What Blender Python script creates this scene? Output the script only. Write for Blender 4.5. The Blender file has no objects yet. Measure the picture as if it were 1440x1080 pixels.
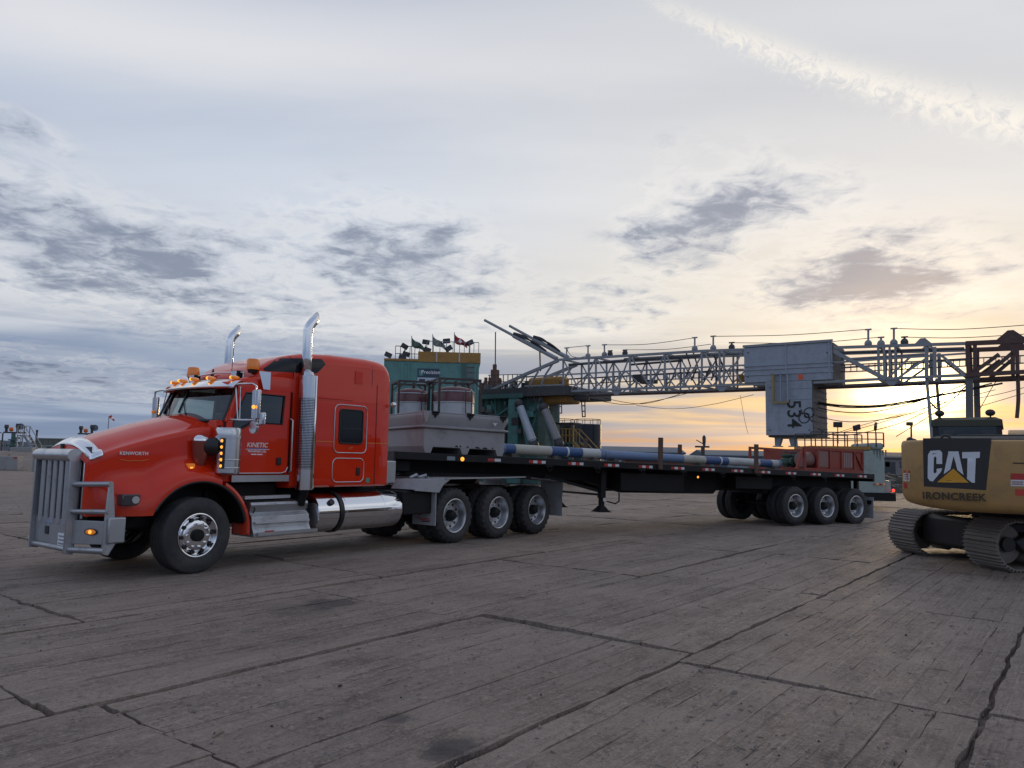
import bpy, bmesh, math, random
from mathutils import Vector, Matrix
random.seed(7)
SC = bpy.context.scene
COL = SC.collection
PI = math.pi
sin, cos, R_ = math.sin, math.cos, math.radians

# ------------------------------------------------------------------ camera
FPX, PITCH, ROLL, CAMH = 1060.0, math.atan((645 - 540) / 1060.0), R_(1.0), 1.70
cam_d = bpy.data.cameras.new('camera'); cam = bpy.data.objects.new('camera', cam_d); COL.objects.link(cam)
cam_d.sensor_width = 36; cam_d.lens = FPX / 1440 * 36; cam_d.clip_start = 0.1; cam_d.clip_end = 12000
_f = Vector((0, cos(PITCH), sin(PITCH))); _r = Vector((1, 0, 0)); _u = Vector((0, -sin(PITCH), cos(PITCH)))
_r2 = _r * cos(ROLL) + _u * sin(ROLL); _u2 = -_r * sin(ROLL) + _u * cos(ROLL)
cam.matrix_world = Matrix(((_r2.x, _u2.x, -_f.x, 0), (_r2.y, _u2.y, -_f.y, 0), (_r2.z, _u2.z, -_f.z, CAMH), (0, 0, 0, 1)))
SC.camera = cam
SC.view_settings.view_transform = 'Standard'; SC.view_settings.look = 'None'
SC.view_settings.gamma = 1; SC.view_settings.exposure = 0.0; SC.view_settings.use_curve_mapping = False

def srgb(r, g, b):
    f = lambda c: (c / 255 / 12.92) if c <= 10 else ((c / 255 + .055) / 1.055) ** 2.4
    return (f(r), f(g), f(b), 1)

# ------------------------------------------------------------------ sun + sky
SUN_AZ, SUN_EL = 28.2, 4.7
sd = Vector((sin(R_(SUN_AZ)) * cos(R_(SUN_EL)), cos(R_(SUN_AZ)) * cos(R_(SUN_EL)), sin(R_(SUN_EL))))
sun_d = bpy.data.lights.new('sun', 'SUN'); sun_d.energy = 1.0; sun_d.angle = R_(10); sun_d.color = (1, .72, .42)
sun = bpy.data.objects.new('sun', sun_d); COL.objects.link(sun)
sun.rotation_euler = sd.to_track_quat('Z', 'Y').to_euler(); sun.location = (20, 40, 30)

class NT:
    """small helper to write node graphs as expressions"""
    def __init__(s, tree): s.t = tree; s.n = tree.nodes; s.l = tree.links
    def put(s, sock, v):
        if v is None: return
        if hasattr(v, 'is_output') or isinstance(v, bpy.types.NodeSocket): s.l.new(v, sock)
        else:
            try: sock.default_value = v
            except Exception: sock.default_value = (v, v, v)
    def m(s, op, a, b=None, c=None, clamp=False):
        n = s.n.new('ShaderNodeMath'); n.operation = op; n.use_clamp = clamp
        for i, v in enumerate((a, b, c)): s.put(n.inputs[i], v)
        return n.outputs[0]
    def add(s, *a):
        r = a[0]
        for b in a[1:]: r = s.m('ADD', r, b)
        return r
    def mul(s, *a):
        r = a[0]
        for b in a[1:]: r = s.m('MULTIPLY', r, b)
        return r
    def sub(s, a, b): return s.m('SUBTRACT', a, b)
    def ss(s, x, lo, hi):
        n = s.n.new('ShaderNodeMapRange'); n.interpolation_type = 'SMOOTHSTEP'
        s.put(n.inputs['Value'], x); n.inputs['From Min'].default_value = lo; n.inputs['From Max'].default_value = hi
        return n.outputs['Result']
    def lin(s, x, lo, hi, a=0, b=1):
        n = s.n.new('ShaderNodeMapRange'); s.put(n.inputs['Value'], x)
        for k, v in (('From Min', lo), ('From Max', hi), ('To Min', a), ('To Max', b)): n.inputs[k].default_value = v
        return n.outputs['Result']
    def gauss(s, x, c, w):
        d = s.m('DIVIDE', s.sub(x, c), w); return s.m('EXPONENT', s.mul(s.mul(d, d), -1.0))
    def vec(s, x, y, z=0.0):
        n = s.n.new('ShaderNodeCombineXYZ')
        for i, v in enumerate((x, y, z)): s.put(n.inputs[i], v)
        return n.outputs[0]
    def noise(s, v, scale, detail=4, rough=.55, dist=0.0, lac=2.0):
        n = s.n.new('ShaderNodeTexNoise'); s.put(n.inputs['Vector'], v)
        n.inputs['Scale'].default_value = scale; n.inputs['Detail'].default_value = detail
        n.inputs['Roughness'].default_value = rough; n.inputs['Distortion'].default_value = dist; n.inputs['Lacunarity'].default_value = lac
        return n.outputs['Fac']
    def voro(s, v, scale, feat='F1'):
        n = s.n.new('ShaderNodeTexVoronoi'); s.put(n.inputs['Vector'], v); n.inputs['Scale'].default_value = scale; n.feature = feat
        return n.outputs['Distance']
    def mapv(s, v, sc=(1, 1, 1), rot=(0, 0, 0), loc=(0, 0, 0)):
        n = s.n.new('ShaderNodeMapping'); s.put(n.inputs['Vector'], v)
        n.inputs['Scale'].default_value = sc; n.inputs['Rotation'].default_value = rot; n.inputs['Location'].default_value = loc
        return n.outputs[0]
    def ramp(s, x, stops, interp='EASE'):
        n = s.n.new('ShaderNodeValToRGB'); s.put(n.inputs[0], x); cr = n.color_ramp; cr.interpolation = interp
        while len(cr.elements) < len(stops): cr.elements.new(0.5)
        for e, (p, c) in zip(cr.elements, stops): e.position = p; e.color = c if len(c) == 4 else (*c, 1)
        return n.outputs[0]
    def mix(s, f, a, b, mode='MIX'):
        n = s.n.new('ShaderNodeMix'); n.data_type = 'RGBA'; n.blend_type = mode
        s.put(n.inputs[0], f)
        for i, v in ((6, a), (7, b)):
            if isinstance(v, tuple) and len(v) == 3: v = (*v, 1)
            s.put(n.inputs[i], v)
        return n.outputs[2]
    def new(s, t): return s.n.new(t)

def build_world():
    w = bpy.data.worlds.new('World'); SC.world = w; w.use_nodes = True
    t = w.node_tree; t.nodes.clear(); N = NT(t)
    tc = N.new('ShaderNodeTexCoord'); d = tc.outputs['Generated']
    sep = N.new('ShaderNodeSeparateXYZ'); t.links.new(d, sep.inputs[0])
    X, Y, Z = sep.outputs
    el = N.mul(N.m('ARCSINE', Z), 180 / PI); az = N.mul(N.m('ARCTAN2', X, Y), 180 / PI)
    n = N.new('ShaderNodeVectorMath'); n.operation = 'DOT_PRODUCT'; t.links.new(d, n.inputs[0]); n.inputs[1].default_value = sd
    ang = N.mul(N.m('ARCCOSINE', N.m('MINIMUM', n.outputs['Value'], .99999)), 180 / PI)
    zz = N.m('ADD', N.m('MAXIMUM', Z, 0.0), .10)
    P = N.vec(N.m('DIVIDE', X, zz), N.m('DIVIDE', Y, zz), 0.0)           # cloud layer seen in perspective
    # veil of high cloud: soft streaks
    s1 = N.noise(N.mapv(P, (.22, .55, 1), (0, 0, R_(-24)), (3.1, 7.7, 0)), 1.0, 5, .5, .6)
    s2 = N.noise(N.mapv(P, (.5, 1.6, 1), (0, 0, R_(12)), (1.7, 2.2, 0)), 1.0, 5, .55, .3)
    veil = N.add(N.mul(N.sub(s1, .5), 1.5), N.mul(N.sub(s2, .5), .8))
    e = N.m('DIVIDE', N.add(el, N.mul(veil, 9.0)), 60.0, clamp=True)
    cool = N.ramp(e, [(0, srgb(140, 156, 182)), (.08, srgb(158, 171, 193)), (.16, srgb(206, 210, 218)), (.24, srgb(204, 210, 221)), (.34, srgb(205, 213, 226)), (.45, srgb(224, 225, 230)), (.60, srgb(182, 191, 208)), (1, srgb(164, 174, 196))])
    warm = N.ramp(e, [(0, srgb(216, 164, 112)), (.06, srgb(224, 190, 144)), (.12, srgb(208, 198, 182)), (.20, srgb(228, 222, 212)), (.32, srgb(222, 221, 220)), (.45, srgb(214, 215, 218)), (.62, srgb(200, 203, 209)), (1, srgb(172, 181, 198))])
    wf = N.m('ADD', N.ss(N.m('ABSOLUTE', N.sub(az, SUN_AZ - 3)), 46, 5), 0.0)
    base = N.mix(wf, cool, warm)
    base = N.mix(1.0, base, N.ramp(N.add(.5, N.mul(veil, .8)), [(0, (.70, .74, .82)), (.5, (1.02, 1.02, 1.02)), (1, (1.22, 1.20, 1.17))], 'LINEAR'), 'MULTIPLY')
    # low blue-grey bars over the glow near the horizon
    bars = N.noise(N.vec(N.mul(az, .035), N.mul(el, .62), 2.0), 1.0, 5, .55, .5)
    bar_f = N.mul(N.ss(bars, .43, .56), N.mul(N.ss(el, 10.5, 6.0), .88))
    bcol = N.mix(wf, srgb(124, 143, 174), srgb(158, 160, 172))
    base = N.mix(bar_f, base, bcol)
    # broken darker altocumulus
    fine = N.noise(N.mapv(P, (7.5, 7.5, 1), (0, 0, R_(9)), (0, 0, 0)), 1.0, 6, .62, .5)
    big = N.noise(N.mapv(P, (2.6, 2.4, 1), (0, 0, R_(-12)), (5, 1, 0)), 1.0, 3, .55, .6)
    reg = None
    for a0, e0, sa, se, amp, tilt in ((-29, 13.0, 18, 4.2, 1.12, -.16), (-9.5, 14.5, 10.5, 4.6, 1.06, -.1), (14.5, 17.6, 6.4, 4.6, 1.14, 0.15), (25.5, 13.0, 7.5, 3.2, 1.5, -.05), (6, 11.5, 8, 2.6, .7, 0), (19, 19, 9, 4, .7, -.3), (-36, 5.2, 15, 1.7, 1.0, -.05), (-34.5, 20, 3.5, 1.2, .8, -.2), (-70, 17, 22, 4.5, 1, 0), (75, 16, 24, 4.5, 1.0, 0), (130, 20, 32, 7, .9, 0), (-135, 22, 40, 7, .9, 0)):
        g = N.mul(N.gauss(az, a0, sa), N.gauss(N.sub(el, N.mul(N.sub(az, a0), tilt)), e0, se), amp)
        reg = g if reg is None else N.m('MAXIMUM', reg, g)
    tiny = N.noise(N.mapv(P, (40, 24, 1), (0, 0, R_(20))), 1.0, 4, .65, .4)
    dens = N.add(N.mul(N.sub(fine, .5), 2.0), N.mul(N.sub(big, .5), 1.9), N.mul(N.sub(tiny, .5), .35), N.mul(reg, .95))
    cm = N.mul(N.ss(dens, .36, 1.12), N.ss(reg, .05, .45))
    ccol = N.mix(N.ss(dens, .6, 1.35), srgb(184, 191, 204), srgb(116, 128, 152))
    base = N.mix(N.mul(cm, .80), base, ccol)
    rim = N.mul(N.gauss(dens, .36, .2), N.ss(reg, .12, .5), .26)
    base = N.mix(rim, base, srgb(246, 242, 238))
    # wispy white trail, upper right
    line = N.sub(el, N.add(30.9, N.mul(N.sub(az, 14), -.455)))
    bump = N.noise(N.vec(N.mul(az, .95), N.mul(el, 1.1), 4.0), 1.0, 7, .70, 1.2)
    tw = N.lin(az, 8, 38, .45, 1.5)
    tr = N.m('DIVIDE', N.add(line, N.mul(N.sub(bump, .5), 2.6)), tw)
    tr = N.mul(N.m('EXPONENT', N.mul(N.mul(tr, tr), -1.0)), N.ss(az, 5, 20), N.ss(az, 75, 45), .85, N.ss(bump, .28, .62))
    base = N.mix(tr, base, srgb(250, 243, 232))
    # veiled sun: light scattered by the cloud around it
    strk = N.noise(N.vec(N.mul(az, .10), N.mul(el, 1.0), 0.0), 1.0, 6, .6, .8)
    g1 = N.mul(N.m('EXPONENT', N.mul(N.m('DIVIDE', ang, 5.0), -1.0)), .72, N.add(.55, N.mul(strk, .9)))
    def addc(b, f, col):
        v = N.new('ShaderNodeVectorMath'); v.operation = 'SCALE'; v.inputs[0].default_value = col; N.put(v.inputs['Scale'], f)
        a = N.new('ShaderNodeVectorMath'); a.operation = 'ADD'; N.put(a.inputs[0], b); N.put(a.inputs[1], v.outputs[0]); return a.outputs[0]
    base = addc(base, g1, (1.0, .60, .22))
    gy = N.add(N.sub(el, SUN_EL + .1), N.mul(N.sub(strk, .5), 4.5))
    core = N.m('EXPONENT', N.mul(N.add(N.mul(N.m('POWER', N.m('ABSOLUTE', N.m('DIVIDE', N.sub(az, SUN_AZ), 2.4)), 2.0), 1.0), N.m('POWER', N.m('ABSOLUTE', N.m('DIVIDE', gy, 1.3)), 2.0)), -1.0))
    base = addc(base, N.mul(core, 9.0), (1.0, .83, .43))
    # cloud light falls off away from the sun
    fall = N.lin(ang, 20, 170, 1.09, .80)
    vv = N.new('ShaderNodeVectorMath'); vv.operation = 'SCALE'; N.put(vv.inputs[0], base); N.put(vv.inputs['Scale'], fall); base = vv.outputs[0]
    base = N.mix(N.ss(ang, 50, 130), base, N.mix(1.0, base, (.86, .95, 1.10, 1), 'MULTIPLY'))
    sky = N.new('ShaderNodeTexSky'); sky.sky_type = 'NISHITA'; sky.sun_disc = False
    sky.sun_elevation = R_(SUN_EL); sky.sun_rotation = R_(SUN_AZ)
    b1 = N.new('ShaderNodeBackground'); t.links.new(sky.outputs[0], b1.inputs[0]); b1.inputs[1].default_value = .10
    b2 = N.new('ShaderNodeBackground'); N.put(b2.inputs[0], base); b2.inputs[1].default_value = 1.0
    mx = N.new('ShaderNodeMixShader'); mx.inputs[0].default_value = .93
    t.links.new(b1.outputs[0], mx.inputs[1]); t.links.new(b2.outputs[0], mx.inputs[2])
    out = N.new('ShaderNodeOutputWorld'); t.links.new(mx.outputs[0], out.inputs[0])
build_world()

# ------------------------------------------------------------------ frames: a pixel gives a direction, a known plane gives the place
def pix_ray(px, py):
    u, v = px - 720, 540 - py
    return _r2 * u + _u2 * v + _f * FPX
def at_z(px, py, z=0.0):
    d = pix_ray(px, py); k = (z - CAMH) / d.z; return Vector((d.x * k, d.y * k, z))
def at_y(px, py, y):
    d = pix_ray(px, py); k = y / d.y; return Vector((d.x * k, y, CAMH + d.z * k))
class Frame:
    def __init__(s, x, y, az):
        a = R_(az); s.az = az; s.o = Vector((x, y, 0)); s.r = Vector((sin(a), cos(a), 0)); s.l = Vector((-cos(a), sin(a), 0)); s.rot = PI / 2 - a
    def p(s, px, py, lat=0.0):
        d = pix_ray(px, py); o = Vector((0, 0, CAMH)) - s.o
        k = (lat - o.dot(s.l)) / d.dot(s.l); P = o + d * k
        return Vector((P.dot(s.r), lat, P.z))
    def w(s, t, l, z): return s.o + s.r * t + s.l * l + Vector((0, 0, z))
TF = Frame(-4.42, 10.9, 37.8)       # tractor: x rearwards from front hub, y away from camera from outer tyre face
RF = Frame(8.957, 21.484, 60.0)     # trailer: origin below middle axle
MF = Frame(6.0, 49.0, 124.0)        # mast of the rig

# ------------------------------------------------------------------ materials
MATS = {}
def mat(name, col, rough=.5, metal=0.0, dirt=0.0, dirtcol=(.17, .14, .115), bump=0.0, bscale=40, var=.10, scale=3.0, coat=0.0, emit=None, es=1.0, spec=.5, streak=None, rvar=.12, low=None):
    if name in MATS: return MATS[name]
    m = bpy.data.materials.new(name); m.use_nodes = True; t = m.node_tree; N = NT(t)
    b = t.nodes['Principled BSDF']; tc = N.new('ShaderNodeTexCoord'); v = tc.outputs['Object']
    if streak: v = N.mapv(v, streak)
    n1 = N.noise(v, scale, 6, .6, .3)
    c = N.mix(n1, tuple(x * (1 - var) for x in col[:3]), tuple(min(1, x * (1 + var)) for x in col[:3]))
    if dirt > 0:
        n2 = N.noise(N.mapv(v, (1, 1, 1), (0, 0, 0), (9, 4, 2)), scale * .8, 8, .7, .6)
        n3 = N.noise(v, scale * 9, 4, .7)
        f = N.ss(N.add(N.mul(n2, .75), N.mul(n3, .25)), .62 - dirt * .35, .80 - dirt * .15)
        f = N.mul(f, min(1, .35 + dirt * .6))
        c = N.mix(f, c, tuple(dirtcol))
        N.put(b.inputs['Roughness'], N.add(N.mul(f, .35), N.lin(n1, .3, .7, max(0, rough - rvar * rough), min(1, rough + rvar * rough))))
        if metal > 0: N.put(b.inputs['Metallic'], N.mul(metal, N.sub(1.0, f)))
    else:
        N.put(b.inputs['Roughness'], N.lin(n1, .3, .7, max(0, rough - rvar * rough), min(1, rough + rvar * rough)))
        b.inputs['Metallic'].default_value = metal
    if low:   # road dust thrown up on the lower panels
        sz = N.new('ShaderNodeSeparateXYZ'); N.put(sz.inputs[0], tc.outputs['Object'])
        ld = N.noise(N.mapv(tc.outputs['Object'], (6, 6, 2.5)), 1.0, 7, .72, .5)
        lf = N.mul(N.ss(N.add(sz.outputs[2], N.mul(N.sub(ld, .5), 1.1)), low[1], low[0]), low[2], N.add(.4, ld))
        c = N.mix(lf, c, tuple(dirtcol)); b.inputs['Coat Weight'].default_value = coat; N.put(b.inputs['Coat Weight'], N.mul(coat, N.sub(1.0, lf)))
    N.put(b.inputs['Base Color'], c)
    b.inputs['Specular IOR Level'].default_value = spec
    if coat and not low: b.inputs['Coat Weight'].default_value = coat
    if coat: b.inputs['Coat Roughness'].default_value = .03
    if emit: b.inputs['Emission Color'].default_value = (*emit, 1); b.inputs['Emission Strength'].default_value = es
    if bump:
        bn = N.new('ShaderNodeBump'); bn.inputs['Strength'].default_value = bump; bn.inputs['Distance'].default_value = .02
        N.put(bn.inputs['Height'], N.noise(v, bscale, 5, .6)); t.links.new(bn.outputs[0], b.inputs['Normal'])
    MATS[name] = m; return m
def glass(name, tint=(.55, .62, .60), refl=.10, dark=0.0):
    if name in MATS: return MATS[name]
    m = bpy.data.materials.new(name); m.use_nodes = True; t = m.node_tree; t.nodes.clear(); N = NT(t)
    tr = N.new('ShaderNodeBsdfTransparent'); tr.inputs[0].default_value = (*tint, 1)
    gl = N.new('ShaderNodeBsdfGlossy'); gl.inputs['Roughness'].default_value = .03; gl.inputs[0].default_value = (.9, .95, .95, 1)
    lw = N.new('ShaderNodeFresnel'); lw.inputs[0].default_value = 1.5
    f = N.add(refl, N.mul(lw.outputs[0], .8))
    mx = N.new('ShaderNodeMixShader'); N.put(mx.inputs[0], N.m('MINIMUM', f, 1.0)); t.links.new(tr.outputs[0], mx.inputs[1]); t.links.new(gl.outputs[0], mx.inputs[2])
    o = N.new('ShaderNodeOutputMaterial'); t.links.new(mx.outputs[0], o.inputs[0]); MATS[name] = m; return m

# ------------------------------------------------------------------ mesh builder
class MB:
    def __init__(s): s.v = []; s.f = []
    def add(s, vs, fs):
        o = len(s.v); s.v += [tuple(v) for v in vs]; s.f += [tuple(i + o for i in f) for f in fs]; return s
    def box(s, x0, x1, y0, y1, z0, z1):
        return s.add([(x0, y0, z0), (x1, y0, z0), (x1, y1, z0), (x0, y1, z0), (x0, y0, z1), (x1, y0, z1), (x1, y1, z1), (x0, y1, z1)],
                     [(0, 3, 2, 1), (4, 5, 6, 7), (0, 1, 5, 4), (1, 2, 6, 5), (2, 3, 7, 6), (3, 0, 4, 7)])
    def bar(s, p, q, w, h=None, up=(0, 0, 1)):
        p, q = Vector(p), Vector(q); h = h or w; d = (q - p).normalized(); up = Vector(up)
        if abs(d.dot(up)) > .98: up = Vector((1, 0, 0)) if abs(d.x) < .9 else Vector((0, 1, 0))
        a = d.cross(up).normalized() * w / 2; b = a.cross(d).normalized() * h / 2
        vs = [p - a - b, p + a - b, p + a + b, p - a + b, q - a - b, q + a - b, q + a + b, q - a + b]
        return s.add(vs, [(0, 1, 2, 3), (7, 6, 5, 4), (0, 4, 5, 1), (1, 5, 6, 2), (2, 6, 7, 3), (3, 7, 4, 0)])
    def tube(s, pts, r, n=8, caps=True, closed=False):
        pts = [Vector(p) for p in pts]; rs = r if isinstance(r, (list, tuple)) else [r] * len(pts); rings = []; prev = None
        m = len(pts)
        for i, p in enumerate(pts):
            if closed: d = pts[(i + 1) % m] - pts[i - 1]
            else: d = (pts[min(i + 1, m - 1)] - pts[max(i - 1, 0)])
            d = d.normalized()
            if prev is None:
                a = d.cross(Vector((0, 0, 1)));
                if a.length < .05: a = d.cross(Vector((1, 0, 0)))
            else: a = prev - d * prev.dot(d)
            a = a.normalized(); prev = a; b = d.cross(a)
            rings.append([p + (a * cos(2 * PI * k / n) + b * sin(2 * PI * k / n)) * rs[i] for k in range(n)])
        vs = [v for rg in rings for v in rg]; fs = []
        for i in range(m if closed else m - 1):
            j = (i + 1) % m
            for k in range(n): fs.append((i * n + k, i * n + (k + 1) % n, j * n + (k + 1) % n, j * n + k))
        if caps and not closed: fs += [tuple(range(n))[::-1], tuple((m - 1) * n + k for k in range(n))]
        return s.add(vs, fs)
    def cyl(s, p, q, r, r2=None, n=14): return s.tube([p, q], [r, r if r2 is None else r2], n)
    def prism(s, poly, ax, a, b):
        """poly: 2d points; ax: 'x','y','z' = extrusion axis"""
        def P(u, v, w): return {'x': (w, u, v), 'y': (u, w, v), 'z': (u, v, w)}[ax]
        n = len(poly); vs = [P(u, v, a) for u, v in poly] + [P(u, v, b) for u, v in poly]
        fs = [tuple(range(n))[::-1], tuple(range(n, 2 * n))] + [(i, (i + 1) % n, n + (i + 1) % n, n + i) for i in range(n)]
        return s.add(vs, fs)
    def grid(s, rows, close=False):
        m, n = len(rows), len(rows[0]); vs = [v for r in rows for v in r]; fs = []
        for i in range(m - 1):
            for j in range(n if close else n - 1):
                k = (j + 1) % n; fs.append((i * n + j, i * n + k, (i + 1) * n + k, (i + 1) * n + j))
        return s.add(vs, fs)
    def loft(s, rows, caps=True):
        o = len(s.v); s.grid(rows, True); n = len(rows[0]); m = len(rows)
        if caps: s.f += [tuple(o + k for k in range(n))[::-1], tuple(o + (m - 1) * n + k for k in range(n))]
        return s
    def lathe(s, prof, c=(0, 0, 0), ax='y', n=32, lug=None):
        """prof: (axial, radius)"""
        rows = []
        for i, (a, r) in enumerate(prof):
            row = []
            for k in range(n):
                rr = r - (lug[i][k % len(lug[i])] if lug and lug.get(i) else 0); th = 2 * PI * k / n
                u, v = rr * cos(th), rr * sin(th)
                row.append({'y': (c[0] + u, c[1] + a, c[2] + v), 'x': (c[0] + a, c[1] + u, c[2] + v), 'z': (c[0] + u, c[1] + v, c[2] + a)}[ax])
            rows.append(row)
        return s.grid(rows, True)
    def ring(s, c, r, tr, ax='y', n=24, m=6):
        pts = []
        for k in range(n):
            u, v = r * cos(2 * PI * k / n), r * sin(2 * PI * k / n)
            pts.append({'y': (c[0] + u, c[1], c[2] + v), 'x': (c[0], c[1] + u, c[2] + v), 'z': (c[0] + u, c[1] + v, c[2])}[ax])
        return s.tube(pts, tr, m, closed=True)
    def sphere(s, c, r, n=10, m=6, sq=(1, 1, 1)):
        rows = []
        for i in range(m + 1):
            ph = PI * i / m - PI / 2; rows.append([(c[0] + r * cos(ph) * cos(2 * PI * k / n) * sq[0], c[1] + r * cos(ph) * sin(2 * PI * k / n) * sq[1], c[2] + r * sin(ph) * sq[2]) for k in range(n)])
        return s.grid(rows, True)
    def build(s, name, m, parent=None, smooth=35, bevel=0, loc=None, kind=None, weld=True):
        me = bpy.data.meshes.new(name); me.from_pydata(s.v, [], s.f)
        if weld:
            bm = bmesh.new(); bm.from_mesh(me); bmesh.ops.remove_doubles(bm, verts=bm.verts, dist=1e-5)
            bmesh.ops.dissolve_degenerate(bm, dist=1e-6, edges=bm.edges); bmesh.ops.recalc_face_normals(bm, faces=bm.faces); bm.to_mesh(me); bm.free()
        me.validate()
        if smooth:
            me.shade_smooth(); me.set_sharp_from_angle(angle=R_(smooth))
        if m is not None: me.materials.append(m if not isinstance(m, str) else MATS[m])
        o = bpy.data.objects.new(name, me); COL.objects.link(o)
        if parent is not None: o.parent = parent
        if loc: o.location = loc
        if bevel:
            md = o.modifiers.new('bevel', 'BEVEL'); md.width = bevel; md.segments = 2; md.limit_method = 'ANGLE'; md.angle_limit = R_(38); md.harden_normals = False
        if kind: o['kind'] = kind
        return o
def one(fn, *a, **k):
    m = MB(); getattr(m, fn)(*a, **k); return m
def empty(name, label, cat, loc=(0, 0, 0), rz=0, group=None, rot=None):
    o = bpy.data.objects.new(name, None); COL.objects.link(o); o.location = loc; o.rotation_euler = rot or (0, 0, rz); o.empty_display_size = .2
    tag(o, label, cat, group); return o
def tag(o, label=None, cat=None, group=None, kind=None):
    if label: o['label'] = label
    if cat: o['category'] = cat
    if group: o['group'] = group
    if kind: o['kind'] = kind
    return o
def dup(o, parent=None, loc=None, rz=None):
    c = o.copy(); COL.objects.link(c); c.parent = parent
    if loc is not None: c.location = loc
    if rz is not None: c.rotation_euler = (0, 0, rz)
    for ch in o.children: dup(ch, c)
    return c
def text(name, s, size, m, parent, M, ext=.002, bold=0.0, shear=0.0, space=1.0, sx=1.0, align='CENTER'):
    """flat lettering; M places it: x = reading direction, y = up of the letters"""
    cu = bpy.data.curves.new(name, 'FONT'); cu.body = s; cu.size = size; cu.extrude = ext; cu.offset = bold; cu.shear = shear; cu.space_character = space
    cu.align_x = align; cu.align_y = 'CENTER'; cu.resolution_u = 3
    tmp = bpy.data.objects.new('tmp', cu); COL.objects.link(tmp); dg = bpy.context.evaluated_depsgraph_get()
    me = bpy.data.meshes.new_from_object(tmp.evaluated_get(dg)); bpy.data.objects.remove(tmp); me.materials.clear()
    me.transform(Matrix.Diagonal((sx, 1, 1, 1))); me.transform(M); me.materials.append(m if not isinstance(m, str) else MATS[m])
    o = bpy.data.objects.new(name, me); COL.objects.link(o); o.parent = parent; return o
def basis(o, x, y):
    x = Vector(x).normalized(); y = Vector(y).normalized(); z = x.cross(y)
    return Matrix(((x.x, y.x, z.x, o[0]), (x.y, y.y, z.y, o[1]), (x.z, y.z, z.z, o[2]), (0, 0, 0, 1)))
def lerp(tab, x):
    if x <= tab[0][0]: return tab[0][1]
    for (a, p), (b, q) in zip(tab, tab[1:]):
        if x <= b: return p + (q - p) * (x - a) / (b - a)
    return tab[-1][1]
def sst(x, a, b):
    u = max(0, min(1, (x - a) / (b - a))); return u * u * (3 - 2 * u)

red = mat('red_paint', (.66, .028, .005), .42, 0, .08, (.20, .10, .07), coat=.85, var=.04, spec=.05, low=(.80, 1.45, .30))
red_far = mat('worn_red_paint', (.27, .036, .022), .55, 0, .5, (.22, .13, .10))
chrome = mat('chrome', (.80, .81, .83), .09, 1, .12, (.22, .20, .18), var=.04)
alum = mat('brushed_aluminium', (.55, .56, .58), .33, 1, .35, (.16, .145, .13), var=.08)
alum_dull = mat('dull_aluminium', (.43, .44, .46), .42, .85, .45, (.15, .14, .13), var=.1)
steel = mat('stainless', (.62, .63, .65), .22, 1, .2, (.18, .165, .15))
black = mat('black_plastic', (.012, .012, .014), .5)
blackp = mat('black_paint', (.010, .010, .012), .45, 0, .3, (.045, .04, .035), spec=.3)
frameblk = mat('chassis_black', (.008, .008, .009), .6, 0, .35, (.026, .023, .021), spec=.3)
rubber = mat('tyre_rubber', (.024, .025, .028), .72, 0, .62, (.095, .086, .078), bump=.15, bscale=60)
rubber_g = mat('mudflap_grey', (.34, .35, .37), .7, 0, .4)
amber = mat('amber_lens', (.75, .20, .02), .2, coat=.5, emit=(1, .30, .03), es=.22)
amber_on = mat('amber_lamp_lit', (.9, .35, .04), .3, emit=(1, .38, .05), es=1.5)
amber_off = mat('amber_beacon', (.62, .17, .015), .18, coat=.6, emit=(1, .28, .02), es=.10)
redlamp = mat('red_lamp_lit', (.8, .03, .02), .3, emit=(1, .05, .03), es=2.0)
white = mat('white_paint', (.72, .74, .75), .5, 0, .35)
whiteletter = mat('white_lettering', (.82, .82, .82), .5)
gold = mat('gold_stripe', (.62, .22, .03), .4)
rdeco = mat('reflective_red', (.42, .03, .025), .4); wdeco = mat('reflective_white', (.6, .6, .6), .4)
lampdark = mat('lamp_smoked', (.10, .10, .11), .15, .6)
lens = mat('clear_lens', (.75, .78, .8), .12, .7)
GLASS = glass('windscreen_glass', (.50, .58, .57), .06)
GLASSD = glass('dark_tinted_glass', (.06, .07, .08), .05)

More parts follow.
